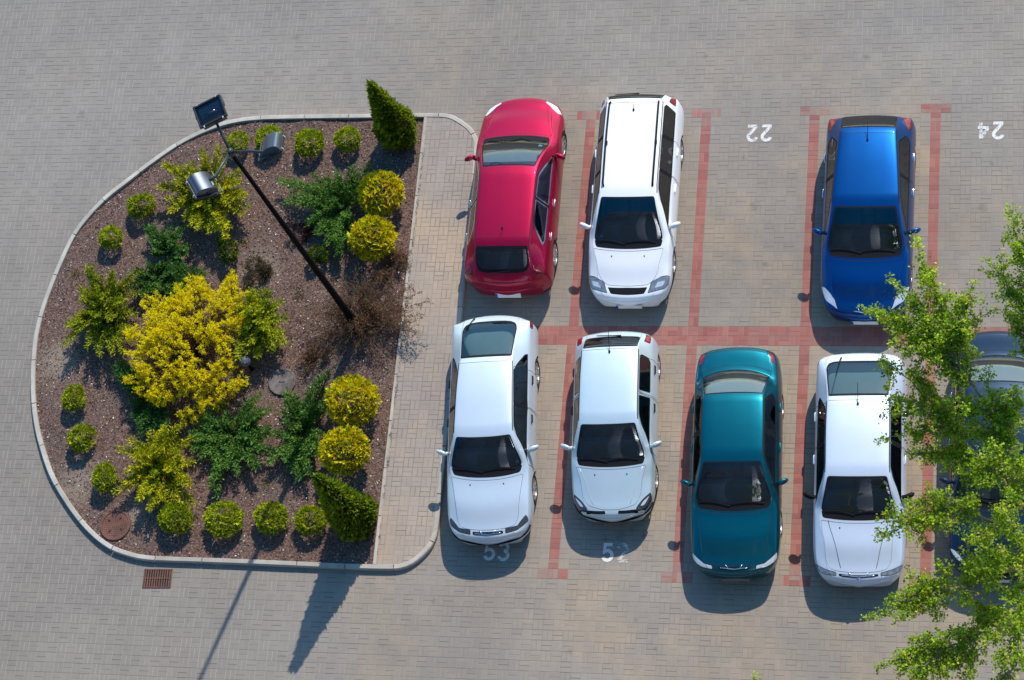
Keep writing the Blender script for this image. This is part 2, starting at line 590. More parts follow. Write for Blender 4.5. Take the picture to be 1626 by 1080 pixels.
bed_poly = clip(inner, EX - 0.03, True)
path_poly = clip(inner, EX + 0.03, False)
from mathutils import noise as mnoise
def bedz(x, y):
    return 0.055 + 0.03 * mnoise.noise(Vector((x * 1.3, y * 1.3, 0))) + 0.022 * mnoise.noise(Vector((x * 7, y * 7, 3)))
v, f = cdt_fill(bed_poly, 0.11, bedz)
tag(mobj('mulch_bed', v, f, M_MULCH, smooth=True), kind='structure')
v, f = cdt_fill(path_poly, 0.5, lambda x, y: 0.108)
tag(mobj('walkway', v, f, M_PATH), kind='structure')
ys = [p[1] for p in path_poly if abs(p[0] - EX - 0.03) < 0.01]
y0, y1 = min(ys), max(ys)
mb = MB()
yy = y0
while yy < y1 - 0.05:
    e = min(yy + 1.0, y1)
    mb.box((EX, (yy + e) / 2, 0.055), (0.062, e - yy - 0.008, 0.13), 0.008)
    yy = e
tag(mb.build('bed_edging', M_KERB), kind='structure')


def in_poly(px, py, poly):
    poly = np.asarray(poly, float); px = np.asarray(px); c = np.zeros(px.shape, bool)
    n = len(poly); j = n - 1
    for i in range(n):
        xi, yi = poly[i]; xj, yj = poly[j]
        with np.errstate(divide='ignore', invalid='ignore'):
            q = ((yi > py) != (yj > py)) & (px < (xj - xi) * (py - yi) / (yj - yi + 1e-300) + xi)
        c ^= q; j = i
    return c


def cloud_mesh(name, V, F4, cols, mat, parent=None):
    """V (n,4,3) quads with per-quad colour"""
    n = len(V)
    me = bpy.data.meshes.new(name)
    me.vertices.add(n * 4); me.loops.add(n * 4); me.polygons.add(n)
    me.vertices.foreach_set('co', V.reshape(-1).astype(np.float32))
    me.loops.foreach_set('vertex_index', np.arange(n * 4, dtype=np.int32))
    me.polygons.foreach_set('loop_start', np.arange(0, n * 4, 4, dtype=np.int32))
    me.polygons.foreach_set('loop_total', np.full(n, 4, np.int32))
    me.update(calc_edges=True)
    at = me.color_attributes.new('Col', 'FLOAT_COLOR', 'POINT')
    c = np.ones((n, 4, 4), np.float32); c[:, :, :3] = cols[:, None, :]
    at.data.foreach_set('color', c.reshape(-1))
    me.materials.append(mat)
    o = bpy.data.objects.new(name, me); COL.objects.link(o)
    if parent: o.parent = parent
    return o


SUNV = np.array([sd.x, sd.y, sd.z])


def unit(a):
    return a / (np.linalg.norm(a, axis=-1, keepdims=True) + 1e-9)


def leaves(C, D, ln, wd, rng, flat=None):
    """diamond leaves at C pointing along D; flat = preferred face normal"""
    n = len(C); D = unit(D)
    ref = rng.normal(size=(n, 3)) if flat is None else flat + rng.normal(size=(n, 3)) * 0.45
    Wd = unit(np.cross(D, ref))
    N = np.cross(Wd, D)
    ln = np.broadcast_to(np.asarray(ln, float), (n,))[:, None]; wd = np.broadcast_to(np.asarray(wd, float), (n,))[:, None]
    V = np.empty((n, 4, 3))
    V[:, 0] = C
    V[:, 1] = C + D * ln * 0.55 + Wd * wd * 0.5 + N * ln * 0.06
    V[:, 2] = C + D * ln
    V[:, 3] = C + D * ln * 0.55 - Wd * wd * 0.5 + N * ln * 0.06
    return V


def pal(rng, n, cols, weights=None, jit=0.18):
    cols = np.array(cols, float)
    i = rng.choice(len(cols), n, p=weights)
    return np.clip(cols[i] * (1 + rng.normal(size=(n, 1)) * jit), 0.004, 0.9)


# loose chips on the bed
rng = np.random.default_rng(11)
n = 60000
bp = np.array(bed_poly)
px = rng.uniform(bp[:, 0].min(), bp[:, 0].max(), n); py = rng.uniform(bp[:, 1].min(), bp[:, 1].max(), n)
k = in_poly(px, py, bed_poly); px, py = px[k], py[k]; n = len(px)
pz = np.array([bedz(a, b_) for a, b_ in zip(px, py)]) + 0.006
D = np.stack([rng.normal(size=n), rng.normal(size=n), rng.normal(size=n) * 0.22], 1)
sz = rng.uniform(0.02, 0.055, n)
V = leaves(np.stack([px, py, pz], 1), D, sz, sz * rng.uniform(0.25, 0.6, n), rng, np.tile([0, 0, 1.0], (n, 1)))
cc = pal(rng, n, [(0.140, 0.075, 0.058), (0.235, 0.138, 0.112), (0.33, 0.235, 0.195), (0.056, 0.034, 0.030), (0.42, 0.33, 0.27), (0.22, 0.10, 0.065), (0.75, 0.69, 0.62)],
         [.23, .24, .14, .21, .065, .085, .03], 0.28)
tag(cloud_mesh('bark_chips', V, None, cc, M_CHIP), 'loose brown bark chips covering the planted island', 'bark mulch', kind='stuff')


# ------------------------------------------------------------------ painted bay numbers
def marking_mat(name, wear):
    m, nt, b = newmat(name)
    x, y, z, o = coords(nt)
    n = noise(nt, o, 11, 4, 0.7) * 0.55 + noise(nt, o, 60, 3, 0.7) * 0.45
    b.inputs['Base Color'].default_value = (0.72, 0.70, 0.65, 1); b.inputs['Roughness'].default_value = 0.8
    tr = nt.nodes.new('ShaderNodeBsdfTransparent'); mx = nt.nodes.new('ShaderNodeMixShader')
    nt.links.new(n.step(wear + 0.09, wear - 0.09).k, mx.inputs[0])
    nt.links.new(b.outputs[0], mx.inputs[1]); nt.links.new(tr.outputs[0], mx.inputs[2])
    nt.links.new(mx.outputs[0], nt.nodes['Material Output'].inputs[0])
    return m


def arc(cx, cy, rx, ry, a0, a1, n=14):
    return [(cx + rx * math.cos(rad(a0 + (a1 - a0) * i / n)), cy + ry * math.sin(rad(a0 + (a1 - a0) * i / n))) for i in range(n + 1)]


DIG = {  # strokes in a 0.6 x 1 box
    '2': [arc(.3, .72, .24, .235, 170, -25) + [(.08, .06)], [(.04, .05), (.58, .05)]],
    '4': [[(.42, 0), (.42, .97)], [(.40, .95), (.05, .36)], [(.01, .31), (.58, .31)]],
    '5': [[(.53, .94), (.13, .94), (.10, .52)] + arc(.28, .33, .25, .27, 110, -160)],
    '3': [arc(.28, .73, .21, .205, 165, -88), arc(.27, .29, .255, .245, 86, -165)],
}


def number(text, u, v, hgt, rot, wears, label, shear=0.0):
    p = G(u, v, 0.004)
    root = empty('painted_number', (p[0], p[1], 0.0), rot)
    tag(root, label, 'bay number', 'bay numbers painted on the paving')
    for i, ch in enumerate(text):
        vs, fs = [], []
        ox = (i - 0.5) * hgt * 0.80 - hgt * 0.30
        for si_, st in enumerate(DIG[ch]):
            pts = [Vector((ox + a * hgt, (b_ - 0.5) * hgt)) for a, b_ in st]
            hw = hgt * 0.090
            base = len(vs)
            for k in range(len(pts)):
                d0 = (pts[k] - pts[k - 1]).normalized() if k else (pts[1] - pts[0]).normalized()
                d1 = (pts[k + 1] - pts[k]).normalized() if k < len(pts) - 1 else d0
                nn = Vector((-(d0 + d1).y, (d0 + d1).x))
                nn = nn.normalized() if nn.length > .2 else Vector((-d0.y, d0.x))
                q = hw / max(0.55, nn.dot(Vector((-d0.y, d0.x))))
                vs += [(*(pts[k] + nn * q), 0.004 + .0016 * si_), (*(pts[k] - nn * q), 0.004 + .0016 * si_)]
                if k: fs.append((base + 2 * k - 2, base + 2 * k - 1, base + 2 * k + 1, base + 2 * k))
        mobj('digit', vs, fs, marking_mat('worn_white_paint', wears[i]), root)
    return root


number('22', 1206, 211.5, 0.36, math.pi, (0.42, 0.45), 'white painted number 22 upside down in the empty bay beside the white estate car')
number('24', 1573, 207.5, 0.37, math.pi, (0.41, 0.47), 'white painted number 24 upside down in the bay right of the blue hatchback')
number('53', 789, 875.5, 0.36, 0, (0.40, 0.42), 'grey-white number 53 half hidden under the front of the silver hatchback')
number('52', 977, 877.5, 0.36, 0, (0.34, 0.50), 'worn white number 52 at the shadow edge before the small silver hatchback')


# ------------------------------------------------------------------ cars
def pchip(x, Y, xq):
    """monotone cubic through (x, Y[n, ...]) at xq (1D)"""
    x = np.asarray(x, float); Y = np.asarray(Y, float); xq = np.asarray(xq, float)
    sh = (-1,) + (1,) * (Y.ndim - 1)
    h = np.diff(x).reshape(sh); dl = np.diff(Y, axis=0) / h
    d = np.zeros_like(Y)
    w1 = 2 * h[1:] + h[:-1]; w2 = h[1:] + 2 * h[:-1]
    with np.errstate(divide='ignore', invalid='ignore'):
        m_ = (w1 + w2) / (w1 / dl[:-1] + w2 / dl[1:])
    d[1:-1] = np.where(dl[:-1] * dl[1:] > 0, m_, 0)
    d[0], d[-1] = dl[0], dl[-1]
    i = np.clip(np.searchsorted(x, xq, side='right') - 1, 0, len(x) - 2)
    t = ((xq - x[i]) / (x[i + 1] - x[i])).reshape(sh); hh = h[i]
    return ((2 * t ** 3 - 3 * t * t + 1) * Y[i] + (t ** 3 - 2 * t * t + t) * hh * d[i]
            + (-2 * t ** 3 + 3 * t * t) * Y[i + 1] + (t ** 3 - t * t) * hh * d[i + 1])


TK = np.array([0, .20, .36, .43, .455, .50, .64, .675, .80, .92, 1.0])
TSC = 1.35


class Shell:
    def __init__(s, c):
        s.c = c
        L, hw, zn, sc, zc, sh, zr = (c[k] for k in ('L', 'hw', 'zn', 'sc', 'zc', 'sh', 'zr'))
        sre, zre, srg, zrg, ztl = (c[k] for k in ('sre', 'zre', 'srg', 'zrg', 'ztl'))
        yc, yh, yr, yg = (c[k] for k in ('yrc', 'yrh', 'yrr', 'yrg'))
        b0, b1 = c['zb0'], c['zb1']
        mid = lambda a, b_: (a + b_) / 2
        R = []   # s, zt, yr, c, yb, zb, yw
        R.append((0.0, zn - .09, .50 * hw, .008, .70 * hw, zn - .12, .745 * hw))
        R.append((.03, zn - .025, .56 * hw, .010, .775 * hw, zn - .07, .815 * hw))
        R.append((.10, zn + .01, .63 * hw, .014, .845 * hw, zn - .05, .885 * hw))
        R.append((.28, zn + .06, .70 * hw, .020, .905 * hw, zn + .0, .955 * hw))
        R.append((.62, zn + (zc - zn) * .66, .745 * hw, .022, .93 * hw, zn + (zc - zn) * .30, .99 * hw))
        R.append((sc - .05, zc - .012, min(yc + .02, .84 * hw), .022, .94 * hw, b0 - .055, hw))
        R.append((sc + .10, zc + .035, yc - .01, .030, .94 * hw, b0 - .02, hw))
        m1 = mid(sc, sh)
        R.append((m1 + .08, zc + (zr - zc) * .66, mid(yc, yh) - .01, .045, .938 * hw, b0, hw))
        R.append((sh - .02, zr - .035, yh + .012, .045, .935 * hw, b0 + .01, hw))
        R.append((sh + .22, zr + .005, yh, .042, .935 * hw, b0 + .015, hw))
        R.append((mid(sh, sre), zr + .018, mid(yh, yr) + .008, .042, .93 * hw, mid(b0, b1) + .01, hw))
        R.append((sre - .10, zre + .012, yr + .004, .042, .925 * hw, b1, hw))
        R.append((sre + .02, zre - .02, yr, .042, .92 * hw, b1, hw))
        if c['kind'] == 'wagon':
            R.append((srg, zrg, yg, .035, .90 * hw, min(b1, zrg - .05), .98 * hw))
        else:
            R.append((mid(sre, srg), mid(zre, zrg) + .03, mid(yr, yg), .04, .915 * hw, b1, .998 * hw))
            R.append((srg, zrg, yg, .025, .905 * hw, min(b1, zrg - .05), .985 * hw))
        if c['kind'] == 'sedan':
            R.append((srg + .10, zrg - .008, yg + .02, .02, .90 * hw, zrg - .07, .98 * hw))
            R.append((L - .16, ztl, .70 * hw, .02, .86 * hw, ztl - .06, .94 * hw))
        elif L - srg > .30:
            R.append((L - .16, ztl, .72 * hw, .02, .87 * hw, ztl - .06, .945 * hw))
        R.append((L - .06, min(ztl - .05, zrg - .08), .66 * hw, .014, .83 * hw, min(ztl - .10, zrg - .16), .90 * hw))
        R.append((L - .015, min(ztl - .13, zrg - .18), .62 * hw, .01, .79 * hw, min(ztl - .18, zrg - .24), .86 * hw))
        R.append((L, min(ztl - .30, .62), .58 * hw, .008, .75 * hw, min(ztl - .34, .56), .82 * hw))
        R = [tuple(r) for r in R]
        R.sort(key=lambda r: r[0])
        s.R = np.array(R)
        bw = c.get('bow', {})
        s.bs = [0, .3, sc, sh, sre, srg, L]
        s.bv = [bw.get(k, d) for k, d in (('nose', .20), ('hood', .16), ('cowl', .11), ('head', .06), ('rear', -.03), ('rg', -.07), ('tail', -.13))]

    def S(s, ss, tt):
        """local points for stations ss and section parameters tt (arrays)"""
        ss = np.asarray(ss, float); tt = np.asarray(tt, float)
        q = pchip(s.R[:, 0], s.R[:, 1:], np.clip(ss, 0, s.c['L']))
        zt, yr, c, yb, zb, yw = q.T
        zw = np.minimum(.56, zb - .03)
        zr = zt - c
        g = .045
        yk = np.stack([0 * yr, .55 * yr, .90 * yr, yr - .012, yr + .006, yr + (yb - yr) * .16, yb - .02 * (yw - yb) - .008, yb + .010, yw, yw - .012, yw - .07], 0)
        zk = np.stack([zt, zt - c * .18, zt - c * .58, zr + .006, zr - .012 * np.clip((zr - zb) * 8, .3, 1), zr - (zr - zb) * .17, zb + (zr - zb) * .04, zb - .022, zw, np.minimum(.34, zw - .08), np.full_like(zt, .20)], 0)
        # ensure sections run outwards
        for i in range(1, 9): yk[i] = np.maximum(yk[i], yk[i - 1] + .002)
        for i in range(1, 11): zk[i] = np.minimum(zk[i], zk[i - 1] - .0012)
        ta = np.abs(tt)
        y, z = s._h(yk, ta), s._h(zk, ta, True)
        ynorm = y / s.c['hw']
        bow = np.interp(ss, s.bs, s.bv)
        x = s.c['L'] / 2 - ss - bow * np.abs(ynorm) ** 2.2
        return np.stack([x, np.sign(tt) * y * 1.0, z], -1)

    @staticmethod
    def _h(Y, t, flat0=False):
        x = TK; h = np.diff(x)[:, None]; dl = np.diff(Y, axis=0) / h
        d = np.zeros_like(Y)
        w1 = 2 * h[1:] + h[:-1]; w2 = h[1:] + 2 * h[:-1]
        with np.errstate(divide='ignore', invalid='ignore'):
            m_ = (w1 + w2) / (w1 / dl[:-1] + w2 / dl[1:])
        d[1:-1] = np.where(dl[:-1] * dl[1:] > 0, m_, 0)
        d[0] = 0 if flat0 else dl[0]; d[-1] = dl[-1]
        i = np.clip(np.searchsorted(x, t, side='right') - 1, 0, len(x) - 2)
        j = np.arange(len(t)); hh = h[i, 0]; u = (t - x[i]) / hh
        return ((2 * u ** 3 - 3 * u * u + 1) * Y[i, j] + (u ** 3 - 2 * u * u + u) * hh * d[i, j]
                + (-2 * u ** 3 + 3 * u * u) * Y[i + 1, j] + (u ** 3 - u * u) * hh * d[i + 1, j])

    def N(s, ss, tt):
        e = 2e-3
        L = s.c['L']
        a = s.S(np.minimum(ss + e, L), tt) - s.S(np.maximum(ss - e, 0), tt)
        b_ = s.S(ss, np.minimum(tt + e, 1)) - s.S(ss, np.maximum(tt - e, -1))
        n = np.cross(b_, a)
        n = unit(n)
        c = s.S(ss, tt); out = c - np.array([0, 0, .45]); out[:, 0] *= .25
        sg = np.sign((n * out).sum(-1)); sg[sg == 0] = 1
        return n * sg[:, None]

    def pt(s, ss, tt, off=0.0):
        p = s.S(np.array([ss]), np.array([tt]))[0]
        if off: p = p + s.N(np.array([ss]), np.array([tt]))[0] * off
        return Vector(p)

    def t_at(s, ss, z):
        tt = np.linspace(.64, 1, 200)
        zz = s.S(np.full(200, ss), tt)[:, 2]
        return float(np.interp(-z, -zz, tt))


def rounded(poly, r, n=5):
    out = []; m_ = len(poly)
    for i in range(m_):
        p, a, b_ = np.array(poly[i][:2], float), np.array(poly[i - 1][:2], float), np.array(poly[(i + 1) % m_][:2], float)
        ri = poly[i][2] if len(poly[i]) > 2 else r
        da, db = a - p, b_ - p
        q = min(ri, np.linalg.norm(da) * .45, np.linalg.norm(db) * .45)
        p0 = p + da / np.linalg.norm(da) * q; p1 = p + db / np.linalg.norm(db) * q
        for k in range(n + 1):
            t = k / n
            out.append((1 - t) ** 2 * p0 + 2 * t * (1 - t) * p + t * t * p1)
    return np.array(out)


def densify(P, step=.07):
    out = []
    for i in range(len(P)):
        a, b_ = P[i], P[(i + 1) % len(P)]
        k = max(1, int(math.ceil(np.linalg.norm(b_ - a) / step)))
        out += [a + (b_ - a) * j / k for j in range(k)]
    return np.array(out)


def inset(P, d):
    n = len(P); area = 0.5 * sum(P[i][0] * P[(i + 1) % n][1] - P[(i + 1) % n][0] * P[i][1] for i in range(n))
    sg = 1 if area > 0 else -1
    out = []
    for i in range(n):
        a, p, b_ = P[i - 1], P[i], P[(i + 1) % n]
        e0 = p - a; e1 = b_ - p
        n0 = np.array([-e0[1], e0[0]]) / (np.linalg.norm(e0) + 1e-9); n1 = np.array([-e1[1], e1[0]]) / (np.linalg.norm(e1) + 1e-9)
        m_ = n0 + n1; l = np.linalg.norm(m_); m_ = m_ / l if l > 1e-6 else n0
        out.append(p + sg * m_ * d / max(.5, float(m_ @ n0)))
    return np.array(out)


def build_car(name, c, loc, yaw, label, group='cars parked in the bays'):
    sh = Shell(c); L, hw = c['L'], c['hw']
    root = empty(name, loc, yaw)
    tag(root, label, 'car', group)
    PNT = c['paint']; GL = c.get('glass', M_GLASS)
    sc, she, sre, srg = c['sc'], c['sh'], c['sre'], c['srg']
    fw, rw = c['fw'], c['rw']; WR = c.get('wr', .305)
    regs = []  # (key, outer poly, inner poly or None, inner mat, ring key)

    def reg(key, poly, r=.03, border=0.0, ring=None, side=0, rawT=True):
        """poly of (s, t[, r]); t is scaled to metres"""
        P = [(p[0], p[1] * TSC, *p[2:]) for p in poly]
        for sg in ((1,) if side == 0 else (1, -1)):
            Q = densify(rounded([(p[0], p[1] * sg, *p[2:]) for p in P], r))
            regs.append((key if side == 0 else key + ('|l' if sg > 0 else '|r'), Q, inset(Q, border) if border else None, f'{ring}~{len(regs)}'))

    def plan(d, y):
        """(s, t) of the shell point d metres behind the nose and y metres from the axis, seen in plan"""
        s_ = d; tq = np.linspace(0, .80, 161)
        for _ in range(12):
            yy_ = sh.S(np.full(161, max(s_, .0)), tq)[:, 1]
            t_ = float(np.interp(y, yy_, tq))
            s_ = .5 * s_ + .5 * max(.004, d - float(np.interp(s_, sh.bs, sh.bv)) * (y / hw) ** 2.2)
        return (s_, t_)

    # wheel arches
    for ws in (fw, rw):
        a_ = np.linspace(-25, 205, 26); R_ = WR + c.get('arch', .045)
        pts = []
        for q in a_:
            zz = WR + R_ * math.sin(rad(q)); s_ = ws - R_ * math.cos(rad(q))
            t_ = min(.994, sh.t_at(min(max(s_, 0), L), zz)) if zz > .21 else .994
            pts.append((s_, t_))
        for sg in (1, -1):
            regs.append(('hole', np.array([(p[0], p[1] * TSC * sg) for p in pts]), None, None))
    # glass
    wb = c.get('wsb', sc + .10); wt = she - .03; tw = c.get('tw', .385)
    reg('windscreen', [(wb, -tw - .012, .10), (wb, tw + .012, .10), (wt, tw - .012, .07), (wt, -tw + .012, .07)], border=.035, ring='window_seal')
    rt = c.get('rt', .375)
    rg0, rg1 = c.get('rg', (sre + .05, srg - .05))
    reg('rear_window', [(rg0, -rt, .06), (rg0, rt, .06), (rg1, rt + c.get('rtw', .0), c.get('rr', .12)), (rg1, -rt - c.get('rtw', .0), c.get('rr', .12))], border=c.get('rseal', .03), ring='window_seal')
    for pts in c['side']:
        reg('side_window', pts, r=.035, border=.018, ring='window_trim' if c.get('trim') else 'window_seal', side=1)
    if c.get('band', True):
        w0, w1 = c['side'][0], c['side'][-1]
        top_ = [p for w_ in c['side'] for p in w_ if p[1] < .56]; bot_ = [p for w_ in c['side'] for p in w_ if p[1] >= .56]
        top_.sort(); bot_.sort(reverse=True)
        reg('window_pillar', [(p[0], p[1] - .006) for p in top_] + [(p[0], p[1] + .006) for p in bot_], r=.02, side=1)
    # lamps and front details
    for hk, hp_, hb in c['head']:
        reg(hk, [plan(*p) for p in hp_], r=.03, border=hb, ring='lamp_seal', side=1)
    for pts in c.get('tail', []):
        reg('tail_light', pts, r=.03, border=.008, ring='lamp_seal', side=1)
    for pts in c.get('grille', []):
        reg('grille', [(plan(a, abs(b_))[0], math.copysign(plan(a, abs(b_))[1], b_)) for a, b_ in pts], r=.02)
    for pts in c.get('grille2', []):
        reg('grille', [plan(*p) for p in pts], r=.015, side=1)
    reg('cowl_panel', [(sc - .015, -tw + .02, .05), (sc - .015, tw - .02, .05), (wb + .015, tw + .005, .03), (wb + .015, -tw - .005, .03)], r=.03)
    # panels
    hd = c.get('hood', [(.085, .30), (.16, .42), (.5, .445), (sc - .05, .425)])
    hp = [(s_, t_) for s_, t_ in hd] + [(s_, -t_) for s_, t_ in reversed(hd)]
    reg('bonnet', hp, r=.05, border=.0085, ring='panel_gap')
    for i, (a0, a1, a2) in enumerate(c['doors']):
        reg('door', [(a0, .66), (a0 + .03, .93), (a1 - .01, .93), (a1, .70), (a2, .47), (max(a0 + .35, she + .12) if i == 0 else c['doors'][0][2] , .47)], r=.05, border=.010, ring='panel_gap', side=1)
    if c['kind'] == 'sedan':
        reg('boot_lid', [(srg + .07, -.44), (srg + .07, .44), (L - .11, .42), (L - .11, -.42)], r=.06, border=.010, ring='panel_gap')
    else:
        reg('tailgate', [(c.get('tg', sre - .05), -.425), (c.get('tg', sre - .05), .425), (L - .05, .42), (L - .05, -.42)], r=.05, border=.010, ring='panel_gap')
    if c.get('strip'):
        s0, s1, st_ = c['strip']
        reg('side_moulding', [(s0, st_), (s1, st_), (s1, st_ + .03), (s0, st_ + .03)], r=.01, side=1)
    reg('sill_trim', [(.0005, .955), (L - .0005, .955), (L - .0005, .9995), (.0005, .9995)], r=0, side=1)

    # constrained triangulation of the unrolled shell
    sg_ = np.unique(np.concatenate([[0, .008, .02, .04, .07, .11, .16, .22], np.arange(.3, L - .3, .075), L - np.array([.3, .22, .16, .11, .07, .04, .02, .008, 0])]))
    tg_ = np.unique(np.round(np.concatenate([np.arange(0, 1.0001, .04), TK, [.47, .985]]), 4)); tg_ = np.unique(np.concatenate([-tg_, tg_])) * TSC
    sg_[0] = 0; ns, nt_ = len(sg_), len(tg_)
    rp = np.concatenate([np.concatenate([r[1]] + ([r[2]] if r[2] is not None else [])) for r in regs])
    pts = [Vector((a, b_)) for a in sg_ for b_ in tg_]
    keep = []
    for i, p in enumerate(pts):
        bd = p.x in (0, L) or abs(abs(p.y) - TSC) < 1e-6
        keep.append(bd or np.min(np.abs(rp[:, 0] - p.x) + np.abs(rp[:, 1] - p.y)) > .012)
    pts = [p for p, k_ in zip(pts, keep) if k_]
    edges = []
    def loop(P):
        n0 = len(pts)
        pts.extend(Vector((min(max(float(p[0]), 0), L), min(max(float(p[1]), -TSC), TSC))) for p in P)
        edges.extend((n0 + i, n0 + (i + 1) % len(P)) for i in range(len(P)))
    for r in regs:
        loop(r[1])
        if r[2] is not None: loop(r[2])
    cv, ce, cf = delaunay_2d_cdt(pts, edges, [], 0, 1e-5)[:3]
    cv = np.array([(p.x, p.y) for p in cv]); tri = np.array([q for q in cf if len(q) == 3])
    cen = cv[tri].mean(1)
    key = np.array(['body'] * len(tri), dtype='<U24'); done = np.zeros(len(tri), bool)
    for k_, outp, inp, ring in regs:
        io = in_poly(cen[:, 0], cen[:, 1], outp) & ~done
        if inp is not None:
            ii = in_poly(cen[:, 0], cen[:, 1], inp) & io
            key[ii] = k_; key[io & ~ii] = ring
        else:
            key[io] = k_
        done |= io
    P3 = sh.S(cv[:, 0], cv[:, 1] / TSC); N3 = sh.N(cv[:, 0], cv[:, 1] / TSC)
    mats = dict(body=PNT, windscreen=c.get('wglass', GL), rear_window=c.get('rglass', GL), side_window=c.get('sglass', M_GLASS_DK), window_seal=M_BLACK, window_trim=c.get('trim') or M_BLACK,
                window_pillar=M_BLACK, lamp_seal=M_BLACK, tail_light=M_RED_LENS, grille=M_BLACK, cowl_panel=M_BLACK, bonnet=PNT, door=PNT, boot_lid=PNT, tailgate=PNT,
                panel_gap=M_SEAM, sill_trim=c.get('sill', M_BLACK), side_moulding=c.get('strip_mat', M_BLACK), headlight=c.get('headmat', M_LENS), reflector=M_WHITE_LENS, indicator=M_AMBER)
    objs = {}
    order = ['body', 'bonnet', 'boot_lid', 'tailgate', 'door|l', 'door|r'] + sorted(set(key) - {'body', 'bonnet', 'boot_lid', 'tailgate', 'door|l', 'door|r', 'hole'})
    def emit(k_, fmask, par):
        t_ = tri[fmask]
        if len(t_) == 0: return None
        # outward winding
        a, b_, d_ = P3[t_[:, 0]], P3[t_[:, 1]], P3[t_[:, 2]]
        flip = (np.cross(b_ - a, d_ - a) * N3[t_].mean(1)).sum(-1) < 0
        t_ = np.where(flip[:, None], t_[:, ::-1], t_)
        u_, inv_ = np.unique(t_, return_inverse=True)
        base = k_.split('|')[0].split('~')[0]
        return mobj(base, P3[u_], inv_.reshape(-1, 3), mats[base], par, normals=N3[u_])
    for k_ in order:
        fm = key == k_
        if not fm.any(): continue
        par = root
        if k_.startswith('side_window'):
            fronts = cen[:, 0]
            sdn = k_.split('|')[1]
            for wi, pts_ in enumerate(c['side']):
                lo = min(p[0] for p in pts_) - .02; hi = max(p[0] for p in pts_) + .02
                mid_ = (lo + hi) / 2
                P_ = np.array([(p[0], p[1] * TSC * (1 if sdn == 'l' else -1)) for p in pts_])
                sel = fm & in_poly(cen[:, 0], cen[:, 1], P_)
                dl = objs.get('door|' + sdn)
                emit(k_, sel, dl if dl is not None and wi < len(c['doors']) else root)
            continue
        if k_.startswith('door'):
            # split into the individual doors along the car
            cuts = [d_[1] + .0 for d_ in c['doors']]
            sdn = k_.split('|')[1]
            for di, (a0, a1, a2) in enumerate(c['doors']):
                lo = a0 - .05 if di == 0 else c['doors'][di - 1][1] - .002
                lim_hi = a1 + .002
                ssel = fm & (cen[:, 0] >= lo - (.02 if di else 0)) & (cen[:, 0] < lim_hi if di < len(c['doors']) - 1 else np.ones(len(cen), bool))
                o = emit(k_, ssel, root)
                if di == 0: objs[k_] = o
                hs = a1 - .12; tt = .715
                for sgn in ((1,) if sdn == 'l' else (-1,)):
                    p = sh.pt(hs, tt * sgn, .018); p2 = sh.pt(hs - .16, tt * sgn, .018)
                    m2 = MB(); m2.tube([sh.pt(hs + .02, tt * sgn, 0), p, p2, sh.pt(hs - .18, tt * sgn, 0)], [.010, .016, .016, .010], 6)
                    m2.build('door_handle', c.get('handle', PNT), o, True)
            continue
        if k_.startswith('reflector') or k_.startswith('indicator'): par = objs.get('headlight|' + k_.split('|')[1], root)
        objs[k_] = emit(k_, fm, par)
    # end caps close the shell front and rear
    for s_, nm in ((0.0, 'front_bumper'), (L, 'rear_bumper')):
        tt = np.linspace(-1, 1, 41); rg_ = sh.S(np.full(41, s_), tt)
        sgx = 1 if s_ == 0 else -1
        V_, F_ = [], []
        nr_ = 6
        for k_ in range(nr_ + 1):
            a = k_ / nr_ * math.pi / 2 * .96
            q = rg_.copy(); q[:, 1] *= math.cos(a) ** .5; q[:, 2] = .40 + (rg_[:, 2] - .40) * math.cos(a) ** .6; q[:, 0] += sgx * .045 * math.sin(a) + (.0 if k_ == 0 else 0)
            q[:, 0] += (rg_[20, 0] - rg_[:, 0]) * (1 - math.cos(a)) * .6
            V_ += list(q)
        for k_ in range(nr_):
            for i in range(41):
                j_ = (i + 1) % 41
                F_.append((k_ * 41 + i, k_ * 41 + j_, (k_ + 1) * 41 + j_, (k_ + 1) * 41 + i))
        F_.append(tuple(range(nr_ * 41, (nr_ + 1) * 41)))
        mobj(nm, V_, F_, PNT, root, smooth=True)
    # underbody
    m2 = MB()
    m2.box((0, 0, .27), (L * .93, hw * 1.35, .16), .03)
    m2.box((L / 2 - (fw + rw) / 2, 0, .30), (rw - fw - 2 * WR - .08, hw * 1.84, .2), .03)
    m2.box((L / 2 - .30, 0, .36), (.42, hw * 1.1, .25), .04)
    m2.box((-L / 2 + .30, 0, .36), (.42, hw * 1.1, .25), .04)
    us = np.linspace(0, L, 40); ul = sh.S(us, np.full(40, 1.0)); n0 = len(m2.v)
    m2.add([(p[0], p[1] * .985, .205) for p in ul] + [(p[0], -p[1] * .985, .205) for p in ul], [(i, i + 1, 41 + i, 40 + i) for i in range(39)])
    m2.build('underbody', M_BLACK, root)
